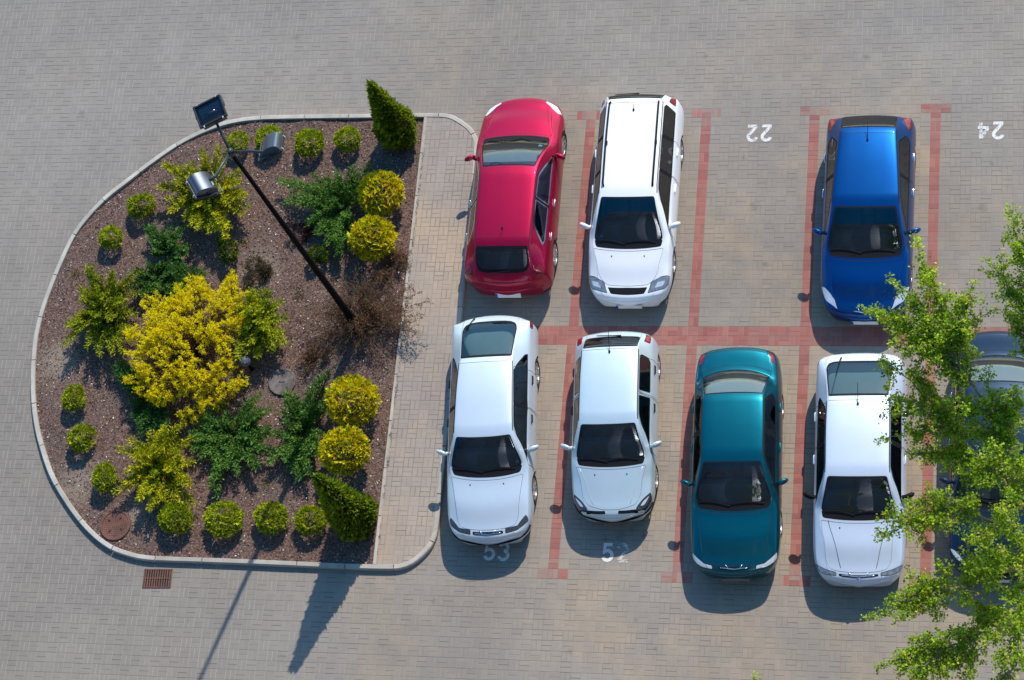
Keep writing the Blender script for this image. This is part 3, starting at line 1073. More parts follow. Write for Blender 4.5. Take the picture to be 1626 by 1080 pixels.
    # wheels
    for ws in (fw, rw):
        for sg in (1, -1):
            bow = float(np.interp(ws, sh.bs, sh.bv))
            xw = L / 2 - ws - bow
            yo = hw - .03
            Rm = Matrix.Translation((xw, sg * yo, WR)) @ Matrix.Rotation(-sg * math.pi / 2, 4, 'X')
            if c.get('steer') and ws == fw:
                Rm = Matrix.Translation((xw, sg * (yo - .02), WR)) @ Matrix.Rotation(c['steer'], 4, 'Z') @ Matrix.Rotation(-sg * math.pi / 2, 4, 'X')
            t2 = MB().lathe([(WR * .66, -.19), (WR * .95, -.20), (WR, -.17), (WR, -.04), (WR * .96, -.005), (WR * .80, .008), (WR * .67, -.004), (WR * .66, -.03)], 32, Rm)
            wo = t2.build('wheel', M_RUBBER, root, True)
            r2 = MB().lathe([(WR * .67, -.16), (WR * .665, -.004), (WR * .62, -.002), (WR * .60, -.05), (WR * .60, -.15)], 32, Rm)
            ns_ = c.get('spokes', 7)
            r2.lathe([(.001, -.012), (WR * .16, -.014), (WR * .2, -.03), (WR * .2, -.06)], 16, Rm)
            for k_ in range(ns_):
                a = 2 * math.pi * k_ / ns_ + .3
                w0, w1 = WR * .085, WR * .12
                d_ = Vector((math.cos(a), math.sin(a), 0)); e_ = Vector((-math.sin(a), math.cos(a), 0))
                q = []
                for zz in (-.02, -.06):
                    q += [d_ * WR * .16 + e_ * w0 + Vector((0, 0, zz + .0)), d_ * WR * .16 - e_ * w0 + Vector((0, 0, zz)), d_ * WR * .63 - e_ * w1 + Vector((0, 0, zz + .008)), d_ * WR * .63 + e_ * w1 + Vector((0, 0, zz + .008))]
                r2.add([Rm @ p for p in q], [(0, 1, 2, 3), (4, 7, 6, 5), (0, 3, 7, 4), (1, 5, 6, 2), (2, 6, 7, 3)])
            r2.build('rim', M_RIM, wo)
            MB().lathe([(.001, -.10), (WR * .6, -.10)], 20, Rm).build('brake_disc', M_BLACK, wo)
    # cabin
    xf = L / 2 - sc
    zb = c['zb0']
    m2 = MB(); m2.box((L / 2 - (sc + srg) / 2, 0, .40), (srg - sc - .1, hw * 1.66, .06), .01); m2.build('cabin_floor', M_DASH, root)
    dpts = []
    for sg in (1, -1):
        dpts += [(xf - .02, sg * hw * .74, zb - .06), (xf - .30, sg * hw * .80, zb - .035), (xf - .55, sg * hw * .82, zb - .04), (xf - .66, sg * hw * .82, zb - .12), (xf - .60, sg * hw * .80, zb - .42), (xf - .05, sg * hw * .74, zb - .42)]
    m2 = MB().add(dpts, [tuple(range(6)), tuple(range(11, 5, -1))] + [(i, 6 + i, 6 + (i + 1) % 6, (i + 1) % 6) for i in range(6)]); m2.build('dashboard', M_DASH, root)
    xs = L / 2 - (she + .27)
    for sg in (1, -1):
        m2 = MB()
        m2.box((xs + .10, sg * .36, .54), (.50, .50, .16), .05)
        m2.box((xs - .22, sg * .36, .86), (.15, .47, .62), .06, Matrix.Rotation(-.22, 3, 'Y'))
        m2.box((xs - .31, sg * .36, 1.20), (.09, .26, .17), .04, Matrix.Rotation(-.2, 3, 'Y'))
        m2.build('seat', M_SEAT, root, False)
    xr = L / 2 - sre + .28
    m2 = MB(); m2.box((xr + .10, 0, .54), (.50, 1.24, .16), .05); m2.box((xr - .22, 0, .84), (.16, 1.22, .58), .06, Matrix.Rotation(-.3, 3, 'Y'))
    for y_ in (-.40, .40): m2.box((xr - .33, y_, 1.13), (.09, .26, .12), .04, Matrix.Rotation(-.25, 3, 'Y'))
    m2.build('rear_bench', M_SEAT, root)
    xe = -L / 2 + (L - srg) + .04
    if xr - .32 > xe:
        m2 = MB(); m2.box(((xr - .34 + xe) / 2, 0, c['zb1'] - .06), (xr - .34 - xe, hw * 1.40, .03), .01); m2.build('parcel_shelf', c.get('shelf', M_SHELF), root)
    wy = .36 * c.get('drive', 1)
    Rw = Matrix.Translation((xf - .74, wy, zb - .02)) @ Matrix.Rotation(-rad(62), 4, 'Y')
    m2 = MB().lathe([(.185 + .016 * math.cos(a), .016 * math.sin(a)) for a in np.linspace(0, 2 * math.pi, 7)[:-1]], 22, Rw, True)
    m2.lathe([(.001, .01), (.05, .008), (.06, -.02)], 12, Rw)
    for a in (0, 2.1, 4.2): m2.tube([Rw @ Vector((.04 * math.cos(a + 1.57), .04 * math.sin(a + 1.57), 0)), Rw @ Vector((.185 * math.cos(a + 1.57), .185 * math.sin(a + 1.57), 0))], .014, 5)
    m2.build('steering_wheel', c.get('wheelmat', M_BLACK), root, True)
    # mirrors
    ms = c.get('ms', sc + .42)
    for sg in (1, -1):
        p = sh.pt(ms, sg * .655, 0); mo = c.get('mo', .105)
        cpos = Vector((p.x - .0, p.y + sg * mo, max(p.z + .055, .95)))
        m2 = MB(); rotm = Matrix.Rotation(sg * .42, 3, 'Z')
        vv = MB().ball((0, 0, 0), (.058, .125, .070), 16, 10)
        q = []
        for a in vv.v:
            x_, y_, z_ = a
            x_ = max(x_, -.026)
            q.append(rotm @ Vector((x_, y_ * (1.0 - .15 * (z_ / .075) ** 2), z_)) + cpos)
        m2.add(q, vv.f)
        m2.tube([p, cpos + Vector((.01, -sg * .06, -.02))], [.035, .028], 8)
        mi = m2.build('wing_mirror', c.get('mirror', PNT), root, True)
        q = [rotm @ Vector((-.0285, y_, z_)) + cpos for y_, z_ in ((-.085, -.045), (.085, -.04), (.09, .045), (-.085, .05))]
        mobj('mirror_glass', q, [(0, 1, 2, 3)], M_MIRROR, mi)
    # wipers
    for y0_, y1_ in ((.50, -.06), (-.05, -.58)):
        m2 = MB(); t0 = y0_ * .36 / .62; t1 = y1_ * .36 / .62
        pp = [sh.pt(wb - .02 + .05 * math.sin(math.pi * k_ / 6) + .03 * k_ / 6, t0 + (t1 - t0) * k_ / 6, .016) for k_ in range(7)]
        m2.tube(pp, .007, 5); m2.build('wiper', M_BLACK, root)
    if c.get('rwiper'):
        (s0, t0), (s1, t1) = c['rwiper']
        m2 = MB(); pp = [sh.pt(s0 + (s1 - s0) * k_ / 5, t0 + (t1 - t0) * k_ / 5, .018) for k_ in range(6)]
        m2.tube(pp, [.018, .011, .009, .009, .009, .007], 5); m2.build('rear_wiper', M_BLACK, root)
    if c.get('antenna'):
        s0, ln, tilt = c['antenna']
        p = sh.pt(s0, 0); m2 = MB().ball(p + Vector((0, 0, .01)), (.035, .022, .022), 8, 6)
        m2.tube([p + Vector((0, 0, .01)), p + Vector((-ln * math.cos(tilt), 0, ln * math.sin(tilt)))], [.008, .004], 5)
        m2.build('antenna', M_BLACK, root)
    if c.get('nozzles', True):
        for y_ in (-.17, .17):
            m2 = MB().ball(sh.pt(sc - .16, y_, 0), (.018, .014, .010), 8, 6); m2.build('washer_jet', M_BLACK, root)
    if c.get('rails'):
        s0, s1, mt = c['rails']
        for sg in (1, -1):
            m2 = MB(); tr_ = .335
            pp = [sh.pt(s0, sg * tr_, .0)] + [sh.pt(s0 + .06 + (s1 - s0 - .12) * k_ / 10, sg * tr_, .055) for k_ in range(11)] + [sh.pt(s1, sg * tr_, 0)]
            m2.tube(pp, .020, 8)
            m2.tube([sh.pt((s0 + s1) / 2 - .04, sg * tr_, .02), sh.pt((s0 + s1) / 2 + .04, sg * tr_, .02)], .026, 6)
            m2.build('roof_rail', mt, root, True)
    if c.get('drip'):
        for sg in (1, -1):
            pp = [sh.pt(s_, sg * .445, .002) for s_ in np.linspace(she + .04, sre - .05, 14)]
            MB().tube(pp, .010, 5).build('roof_strip', M_SEAM, root)
    if c.get('bumper_strip'):
        for s_, tm in ((.012, .86),):
            ss_ = np.concatenate([np.linspace(.16, .0, 8), np.zeros(17), np.linspace(0, .16, 8)])
            tl_ = [sh.t_at(a, .46) for a in ss_[:8]]
            q = [sh.pt(a, -b_, .006) for a, b_ in zip(ss_[:8], tl_)]
            w_ = sh.S(np.array([0.0]), np.array([tl_[-1]]))[0][1]
            q += [Vector((L / 2 + .035 * (1 - a * a) ** .5 - float(sh.bv[0]) * abs(a * w_ / hw) ** 2.2, a * w_, .455)) for a in np.linspace(-.97, .97, 17)]
            q += [sh.pt(a, b_, .006) for a, b_ in zip(ss_[-8:], reversed(tl_))]
            MB().tube(q, .022, 6).build('bumper_strip', M_BLACK, root, True)
    # plates
    for sg, zz, on in ((1, c.get('pz', .42), c.get('plate_f', True)), (-1, c.get('pzr', .50), c.get('plate_r', True))):
        if not on: continue
        m2 = MB(); x_ = sg * (L / 2 + .045); rt_ = Matrix.Rotation(sg * -c.get('ptilt', .16), 3, 'Y')
        m2.box((x_, 0, zz), (.012, .52, .112), .004, rt_)
        po = m2.build('number_plate', c.get('platemat', M_PLATE), root)
        if c.get('platemat'): continue
        m2 = MB(); m2.box((x_ + sg * .005, sg * -.24, zz), (.012, .04, .108), .003, rt_)
        m2.build('plate_band', M_PLATE_B, po)
    # small stickers inside the windscreen
    for (s_, t_, a_, mt) in c.get('stick', []):
        p = [sh.pt(s_ + i * a_, t_ + j * a_ / TSC, -.006) for i, j in ((0, 0), (1, 0), (1, 1), (0, 1))]
        mobj('sticker', p, [(0, 1, 2, 3)], mt, root)
    for cr in c.get('crease', []):
        for sg in (1, -1):
            pp = [sh.pt(cr[0][0] + (cr[1][0] - cr[0][0]) * k_ / 8, sg * (cr[0][1] + (cr[1][1] - cr[0][1]) * k_ / 8), .0) for k_ in range(9)]
            MB().tube(pp, .0055, 5).build('bonnet_crease', c.get('crease_mat', M_SEAM), root, True)
    if c.get('chrome'):
        d_, hw_ = c['chrome']
        pp = [sh.pt(*(lambda q: (q[0], math.copysign(q[1], y_)))(plan(d_ + .03 * abs(y_) / hw_, abs(y_))), .006) for y_ in np.linspace(-hw_, hw_, 15)]
        MB().tube(pp, .010, 6).build('grille_trim', M_CHROME, root, True)
        for y_ in (-hw_ * .45, hw_ * .45):
            pp = [sh.pt(*(lambda q: (q[0], math.copysign(q[1], y_)))(plan(d_ + a, abs(y_ * b_))), .006) for a, b_ in ((.0, .8), (.04, 1.1), (.085, 1.35))]
            MB().tube(pp, .008, 6).build('grille_trim', M_CHROME, root, True)
    if c.get('badge'):
        m2 = MB().ball(sh.pt(c['badge'], 0, .004), (.026, .034, .007), 12, 6); m2.build('badge', M_CHROME, root, True)
    return root, sh


def side5(a, b_, c1, d, top=.485, bot=.628, q=None):
    """front and rear side windows of a five-door car: a front tip, b B-pillar, c1 rear door end"""
    out = [[(a, bot), (a + .06, bot - .035), (d, top), (b_ - .03, top), (b_ - .01, bot)],
           [(b_ + .05, bot), (b_ + .03, top), (c1 - .18, top), (c1, bot - .05), (c1 - .02, bot)]]
    if q: out.append([(c1 + .05, bot), (c1 - .08 + .06, top), (q - .12, top + .01), (q, bot - .03), (q - .03, bot)])
    return out


P_RED = paint('crimson_paint', (0.40, 0.002, 0.042), 0.5, 0.42)
P_WHITE = paint('white_paint', (0.90, 0.90, 0.90), 0.0, 0.35)
P_BLUE = paint('blue_paint', (0.001, 0.066, 0.245), 0.80, 0.40)
P_SILVER = paint('silver_paint', (0.66, 0.74, 0.80), 0.32, 0.36)
P_SILVER2 = paint('silver_blue_paint', (0.63, 0.75, 0.79), 0.36, 0.36)
P_SILVER3 = paint('pale_silver_paint', (0.67, 0.74, 0.84), 0.25, 0.36)
P_TEAL = paint('teal_paint', (0.001, 0.112, 0.150), 0.78, 0.40)
P_NAVY = paint('grey_blue_paint', (0.016, 0.036, 0.066), 0.5, 0.40)

RED = dict(kind='hatch', crease=[((.98, .40), (.22, .33))], crease_mat=P_RED, rr=.22, L=4.36, hw=.895, zn=.66, sc=1.06, zc=.96, sh=1.98, zr=1.45, sre=3.66, zre=1.43, srg=4.20, zrg=1.03, ztl=.95,
           yrc=.76, yrh=.585, yrr=.56, yrg=.60, zb0=.93, zb1=1.02, fw=.86, rw=3.47, wr=.325, paint=P_RED, spokes=9, steer=-.10,
           bow=dict(nose=.27, hood=.22, tail=-.24, rg=-.10), shelf=M_SEAT,
           side=[[(1.42, .615), (1.55, .575), (2.16, .49), (2.62, .485), (2.66, .625)], [(2.72, .625), (2.68, .485), (3.22, .50), (3.62, .60), (3.50, .625)]],
           head=[('headlight', [(.08, .47), (.22, .70), (.42, .83), (.42, .75), (.24, .58), (.14, .46)], .004)], headmat=M_WHITE_LENS,
           tail=[[(4.02, .55), (4.04, .60), (4.16, .66), (4.28, .66), (4.30, .55), (4.16, .52)]],
           doors=[(1.30, 2.70, 2.66), (2.71, 3.50, 3.30)], handle=M_CHROME, trim=M_CHROME, tw=.385, rt=.40, rtw=-.03, rseal=.06, rg=(3.72, 4.17),
           tg=3.52, antenna=(3.36, .16, .5), rwiper=((4.17, .16), (4.13, -.10)), grille=[], plate_f=False, pzr=.47, ptilt=.5, drip=True, nozzles=False, mo=.105,
           stick=[(1.28, -.30, .06, M_STICK)], hood=[(.10, .22), (.2, .42), (.6, .46), (1.0, .425)])
WAG = dict(kind='wagon', L=4.41, hw=.855, zn=.68, sc=.98, zc=.96, sh=1.92, zr=1.47, sre=4.08, zre=1.44, srg=4.34, zrg=1.04, ztl=.9,
           yrc=.74, yrh=.575, yrr=.57, yrg=.62, zb0=.93, zb1=.97, fw=.84, rw=3.44, wr=.30, paint=P_WHITE, spokes=8,
           side=[[(1.28, .62), (1.42, .585), (2.06, .49), (2.46, .485), (2.48, .628)], [(2.53, .628), (2.51, .485), (3.22, .485), (3.30, .628)], [(3.35, .628), (3.28, .485), (3.92, .49), (4.02, .53), (3.98, .628)]],
           head=[('reflector', [(.24, .54), (.30, .70), (.40, .74), (.36, .60)], .0), ('headlight', [(.13, .40), (.24, .72), (.36, .80), (.52, .82), (.48, .69), (.36, .47)], .012)], headmat=M_LENS,
           tail=[[(4.12, .55), (4.12, .63), (4.35, .64), (4.35, .55)]], grille=[[(.25, -.40), (.235, 0), (.25, .40), (.12, .335), (.09, 0), (.12, -.335)]],
           doors=[(1.22, 2.51, 2.49), (2.52, 3.34, 3.28)], rails=(2.10, 4.02, M_BLACK), tg=3.98, antenna=(3.80, .14, .6), rg=(4.09, 4.32), rt=.425,
           rwiper=((4.30, .02), (4.28, -.28)), stick=[(1.80, -.33 * -1 * -1, .045, M_STICK), (1.16, -.30, .05, M_STICKW)], drip=True, pz=.40, hood=[(.26, .26), (.33, .33), (.50, .43), (.93, .43)])
BLUE = dict(kind='hatch', chrome=(.075, .20), L=4.27, hw=.885, zn=.64, sc=1.10, zc=.96, sh=2.02, zr=1.43, sre=3.68, zre=1.40, srg=4.15, zrg=1.02, ztl=.95,
            yrc=.77, yrh=.635, yrr=.545, yrg=.56, zb0=.92, zb1=1.0, fw=.88, rw=3.49, wr=.315, paint=P_BLUE, bow=dict(nose=.30, hood=.25, tail=-.20),
            side=[[(1.46, .615), (1.6, .58), (2.22, .495), (2.66, .49), (2.68, .625)], [(2.73, .625), (2.71, .49), (3.42, .50), (3.66, .58), (3.52, .625)]],
            head=[('headlight', [(.14, .50), (.33, .74), (.64, .85), (.58, .765), (.34, .575)], .006)], headmat=M_WHITE_LENS,
            tail=[[(3.80, .60), (3.90, .655), (4.10, .66), (4.20, .56), (4.19, .49), (4.08, .535)]], grille=[[(.085, -.24), (.06, 0), (.085, .24), (.105, .22), (.08, 0), (.105, -.22)]],
            doors=[(1.38, 2.71, 2.68), (2.72, 3.50, 3.40)], handle=M_CHROME, tg=3.56, antenna=(3.40, .34, .35), rg=(3.71, 4.12), rt=.425, rseal=.035, drip=True,
            shelf=M_SHELF, nozzles=False, mo=.105, badge=.16, stick=[(1.24, .30, .05, M_STICKW)], ms=1.58, hood=[(.11, .20), (.16, .33), (.5, .43), (1.04, .43)])
SAAB = dict(kind='hatch', chrome=(.09, .26), rr=.34, L=4.63, hw=.855, zn=.68, sc=1.18, zc=.93, sh=1.88, zr=1.40, sre=3.46, zre=1.36, srg=4.44, zrg=.97, ztl=.93,
            yrc=.755, yrh=.575, yrr=.53, yrg=.58, zb0=.89, zb1=.92, fw=.93, rw=3.52, wr=.315, paint=P_SILVER, bow=dict(nose=.22, hood=.19, cowl=.16, head=.11, rear=.0, rg=-.06, tail=-.22),
            side=[[(1.34, .625), (1.46, .59), (2.02, .485), (2.46, .48), (2.48, .628)], [(2.54, .628), (2.51, .48), (3.20, .48), (3.66, .59), (3.70, .628)]],
            head=[('headlight', [(.10, .34), (.20, .34), (.25, .58), (.46, .74), (.36, .78), (.17, .58)], .010)], headmat=M_DARK_LENS,
            tail=[[(4.30, .66), (4.30, .72), (4.56, .74), (4.56, .66)]], grille=[[(.10, -.30), (.075, 0), (.10, .30), (.16, .30), (.14, 0), (.16, -.30)]],
            doors=[(1.26, 2.50, 2.48), (2.51, 3.36, 3.30)], handle=M_BLACK, tg=3.40, rg=(3.52, 4.42), rt=.425, rtw=.0, rseal=.055, rglass=M_GLASS_TEAL, shelf=M_SHELF,
            rwiper=((4.52, -.22), (4.18, -.345)), drip=True, bumper_strip=True, plate_f=False, stick=[(1.34, .31, .045, M_STICKW), (1.34, .20, .03, M_STICK)], hood=[(.17, .24), (.18, .36), (.3, .445), (1.12, .445)],
            wglass=M_GLASS)
CLIO = dict(kind='hatch', crease=[((.86, .36), (.20, .24))], crease_mat=P_SILVER2, band=False, L=3.775, hw=.82, zn=.68, sc=.92, zc=.93, sh=1.66, zr=1.40, sre=3.22, zre=1.37, srg=3.60, zrg=.98, ztl=.92,
            yrc=.715, yrh=.565, yrr=.55, yrg=.56, zb0=.90, zb1=.93, fw=.74, rw=3.21, wr=.285, paint=P_SILVER2, bow=dict(nose=.24, hood=.20),
            side=[[(1.18, .62), (1.30, .59), (1.80, .485), (2.20, .48), (2.26, .628)], [(2.36, .628), (2.30, .48), (3.02, .485), (3.10, .52), (3.10, .60), (3.02, .628)]],
            head=[('reflector', [(.40, .72), (.22, .62), (.20, .55), (.28, .60)], .0), ('headlight', [(.10, .46), (.19, .75), (.34, .77), (.46, .735), (.28, .56), (.16, .47)], .010)], headmat=M_DARK_LENS,
            tail=[[(3.44, .53), (3.44, .62), (3.68, .66), (3.68, .55)]], grille=[], grille2=[[(.05, .12), (.085, .50), (.135, .50), (.11, .13)]],
            doors=[(1.10, 2.29, 2.24), (2.31, 3.12, 3.06)], handle=M_BLACK, tg=3.16, antenna=(3.10, .42, .45), rg=(3.215, 3.57), rt=.425, rwiper=((3.55, .10), (3.60, -.22)), drip=True,
            bumper_strip=True, plate_f=False, stick=[(1.06, .285, .09, M_STICK)], sill=M_BLACK, ms=1.26, hood=[(.12, .10), (.16, .33), (.34, .43), (.87, .435)])
TEAL = dict(kind='sedan', chrome=(.075, .26), L=4.49, hw=.855, zn=.66, sc=1.14, zc=.92, sh=2.00, zr=1.39, sre=3.30, zre=1.37, srg=3.97, zrg=.98, ztl=.95,
            yrc=.76, yrh=.58, yrr=.575, yrg=.66, zb0=.89, zb1=.93, fw=.92, rw=3.54, wr=.30, paint=P_TEAL, bow=dict(nose=.20, hood=.17, cowl=.14, head=.03, rear=-.03, rg=-.28, tail=-.15),
            side=[[(1.40, .62), (1.52, .585), (2.12, .485), (2.55, .48), (2.57, .628)], [(2.66, .628), (2.63, .48), (3.22, .485), (3.50, .58), (3.36, .628)]],
            head=[('headlight', [(.08, .40), (.15, .41), (.20, .58), (.42, .79), (.32, .81), (.13, .60)], .006)], headmat=M_WHITE_LENS,
            tail=[[(4.22, .52), (4.22, .62), (4.40, .64), (4.42, .52)]], grille=[[(.085, -.30), (.06, 0), (.085, .30), (.13, .29), (.115, 0), (.13, -.29)]],
            doors=[(1.30, 2.61, 2.58), (2.62, 3.45, 3.34)], handle=P_TEAL, rg=(3.33, 3.95), rt=.42, rtw=.015, rseal=.03, rr=.05, shelf=M_PALE_SHELF, drip=True, sglass=M_GLASS, rglass=M_GLASS, drive=-1, wheelmat=M_WOOD,
            platemat=M_PLATE_SHADE, pz=.36, ms=1.62, nozzles=False, mirror=P_TEAL, hood=[(.14, .24), (.16, .36), (.3, .445), (1.08, .44)], sill=P_TEAL)
WSED = dict(kind='hatch', crease=[((1.06, .29), (.22, .20))], chrome=(.085, .30), drip=True, rr=.30, L=4.47, hw=.86, zn=.66, sc=1.10, zc=.93, sh=1.84, zr=1.39, sre=3.36, zre=1.36, srg=4.24, zrg=.99, ztl=.96,
            yrc=.73, yrh=.585, yrr=.575, yrg=.66, zb0=.89, zb1=.92, fw=.90, rw=3.50, wr=.30, paint=P_SILVER3, bow=dict(nose=.20, hood=.17, cowl=.11, head=.04, rear=.0, rg=.0, tail=-.10),
            side=[[(1.32, .625), (1.44, .59), (1.98, .485), (2.45, .48), (2.47, .628)], [(2.53, .628), (2.51, .48), (3.14, .485), (3.50, .60), (3.42, .628)]],
            head=[('headlight', [(.10, .40), (.17, .40), (.24, .62), (.36, .80), (.26, .82), (.14, .62)], .010)], headmat=M_LENS,
            tail=[[(4.20, .66), (4.20, .73), (4.40, .75), (4.40, .66)]], grille=[[(.10, -.36), (.065, 0), (.10, .36), (.145, .36), (.115, 0), (.145, -.36)]],
            doors=[(1.22, 2.49, 2.47), (2.50, 3.36, 3.28)], handle=P_SILVER3, tg=3.30, antenna=(3.22, .40, .35), rg=(3.40, 4.23), rt=.42, rtw=.005, rseal=.05, rglass=M_GLASS_TEAL, shelf=M_SHELF,
            rwiper=((4.30, -.20), (3.85, -.26)), mirror=M_BLACK, plate_f=False, badge=.055, stick=[(1.26, .30, .07, M_STICK), (1.36, .30, .05, M_STICK)], ms=1.50, hood=[(.155, .26), (.17, .36), (.3, .435), (1.04, .40)])
DARK = dict(kind='sedan', drip=True, L=4.72, hw=.88, zn=.67, sc=1.18, zc=.94, sh=2.02, zr=1.42, sre=3.45, zre=1.39, srg=4.18, zrg=1.02, ztl=1.0,
            yrc=.77, yrh=.60, yrr=.585, yrg=.66, zb0=.92, zb1=.96, fw=.95, rw=3.68, wr=.315, paint=P_NAVY, bow=dict(nose=.24, hood=.2, tail=-.2, rear=-.03, rg=-.25),
            side=[[(1.44, .62), (1.56, .585), (2.16, .485), (2.62, .48), (2.64, .628)], [(2.72, .628), (2.70, .48), (3.36, .485), (3.78, .59), (3.62, .628)]],
            head=[('headlight', [(.12, .42), (.24, .66), (.48, .82), (.44, .74), (.24, .56), (.17, .43)], .008)], headmat=M_WHITE_LENS, trim=M_CHROME,
            tail=[[(4.25, .55), (4.25, .66), (4.62, .70), (4.62, .55)]], grille=[[(.012, -.25), (.006, 0), (.012, .25), (.05, .25), (.045, 0), (.05, -.25)]],
            doors=[(1.34, 2.68, 2.65), (2.69, 3.60, 3.50)], handle=M_CHROME, rg=(3.49, 4.15), rt=.42, rtw=.01, rr=.06, shelf=M_PALE_SHELF, rglass=M_GLASS, sill=P_NAVY)


def car(name, c, nose, yaw, label):
    a = rad(yaw)
    return build_car(name, c, (nose[0] - math.cos(a) * c['L'] / 2, nose[1] - math.sin(a) * c['L'] / 2, 0.0), a, label)


car('hatchback_car', RED, (-1.315, 5.08), 90.3, 'crimson red hatchback parked nose outward beside the paved walkway')
car('estate_car', WAG, (1.185, .50), -90.0, 'white estate car with black roof rails and black grille')
car('hatchback_car', BLUE, (5.845, .16), -90.2, 'deep blue hatchback with its front corner under the leafy branches')
car('hatchback_car', SAAB, (-1.18, -4.50), -86.3, 'silver hatchback with a long sloping rear window, parked on number 53 by the walkway corner')
car('hatchback_car', CLIO, (1.205, -3.985), -87.3, 'small silver hatchback with dark triangular headlights parked behind number 52')
car('saloon_car', TEAL, (3.60, -5.03), -88.15, 'teal saloon car with teal boot lid between two silver cars')
car('hatchback_car', WSED, (5.905, -5.12), -88.9, 'pale silver-white car with black wing mirrors next to the leafy tree')
car('saloon_car', DARK, (8.36, -4.92), -90.6, 'dark grey-blue saloon car mostly hidden under the leafy tree')


# ------------------------------------------------------------------ plants
def ellip(rng, n, shell=.55):
    d = unit(rng.normal(size=(n, 3)))
    return d, rng.uniform(shell, 1, n) ** .6


def globe_mesh(name, seed, cols, wts, n, ln, wd, lump=.18, notch=0, mat=M_NEEDLE):
    """clipped globe conifer of radius 1: upright fan sprays in uneven tufts"""
    rng = np.random.default_rng(seed)
    nt = int(n / 9)
    d = unit(rng.normal(size=(nt, 3)) * np.array([1, 1, .9])); d[:, 2] = np.abs(d[:, 2]) * 1.0 - .28 * (rng.random(nt) < .35)
    d = unit(d)
    tb = unit(rng.normal(size=(14, 3)) * np.array([1, 1, .6]))
    r = 1 + lump * (np.max(d @ tb.T, 1) - .75) * 1.6 + rng.normal(size=nt) * .045
    r *= rng.uniform(.70, 1, nt) ** .45
    for k in range(notch):
        nd = unit(np.array([math.cos(k * 2 + seed), math.sin(k * 2 + seed), .35]))
        r *= 1 - .55 * np.clip((d @ nd - .72) / .28, 0, 1)
    C = d * r[:, None]
    # each tuft is a small fan in a vertical-ish plane
    up = unit(d + np.array([0, 0, .55]) + rng.normal(size=(nt, 3)) * .25)
    sd_ = unit(np.cross(up, rng.normal(size=(nt, 3))))
    k = 9
    ang = np.linspace(-.95, .95, k)[None, :] + rng.normal(size=(nt, k)) * .12
    D = up[:, None, :] * np.cos(ang)[..., None] + sd_[:, None, :] * np.sin(ang)[..., None]
    fl = np.repeat(unit(np.cross(up, sd_)), k, 0) * .55 + SUNV * .75
    Cc = (C - up * ln * .6)[:, None, :] + D * rng.uniform(0, .35, (nt, k, 1)) * ln
    tone = pal(rng, nt, cols, wts, .16)
    col = np.repeat(tone, k, 0) * (1 + rng.normal(size=(nt * k, 1)) * .10)
    V = leaves(Cc.reshape(-1, 3), D.reshape(-1, 3), ln * rng.uniform(.7, 1.15, nt * k), wd, rng, fl)
    return cloud_mesh('foliage', V, None, np.clip(col, .004, .9), mat)


def stem_mesh(h, r, seed, name='stem'):
    rng = random.Random(seed); m2 = MB()
    for k in range(3):
        a = rng.uniform(0, 6.3)
        m2.tube([(0.02 * math.cos(a), .02 * math.sin(a), -.05), (r * math.cos(a) * .4, r * math.sin(a) * .4, h * .6), (r * math.cos(a), r * math.sin(a), h)], [.02, .014, .006], 5)
    return m2.build(name, M_BARK, None, True)


GREEN = [(0.313, 0.404, 0.014), (0.485, 0.543, 0.014), (0.187, 0.266, 0.014), (0.626, 0.589, 0.017)]
GREEN_W = [.36, .3, .22, .12]
GOLD = [(0.936, 0.655, 0.012), (0.950, 0.821, 0.012), (0.501, 0.471, 0.014), (0.284, 0.319, 0.017)]
GOLD_W = [.34, .24, .26, .16]
HEDGE = [(0.085, 0.162, 0.018), (0.142, 0.218, 0.018), (0.057, 0.104, 0.016), (0.228, 0.266, 0.018)]

GROUP_D = 'dwarf green conifers round the rim of the planted island'
GROUP_G = 'golden globe conifers along the walkway side'
variants = []
for sd_, nt_ in ((1, 0), (2, 0), (3, 1), (4, 1), (5, 0), (6, 0), (7, 1)):
    o = globe_mesh('g', sd_, GREEN, GREEN_W, 4600, .23, .075, .34, nt_)
    variants.append(o.data); bpy.data.objects.remove(o)
dark_o = globe_mesh('g', 9, HEDGE, None, 2800, .28, .09, .3, 1); dark_var = dark_o.data; bpy.data.objects.remove(dark_o)
gold_vars = []
for sd_ in (21, 22):
    o = globe_mesh('g', sd_, GOLD, GOLD_W, 9500, .17, .058, .12, 0); gold_vars.append(o.data); bpy.data.objects.remove(o)
stem_o = stem_mesh(.6, .25, 4); stem_data = stem_o.data; bpy.data.objects.remove(stem_o)


def shrub(name, data, u, v, r_px, zc, hz, label, cat, group, rz=0.0, sx=1.0):
    """u, v: centre of the plant; r_px: radius in survey pixels"""
    p = G(u, v, zc); r = r_px / 80.0
    root = empty(name, (p[0], p[1], 0.05), rz)
    tag(root, label, cat, group)
    f_ = bpy.data.objects.new('foliage', data); COL.objects.link(f_); f_.parent = root
    f_.location = (0, 0, zc - .05); f_.scale = (r * sx, r / sx, r * hz)
    s_ = bpy.data.objects.new('stem', stem_data); COL.objects.link(s_); s_.parent = root; s_.scale = (r, r, r)
    return root


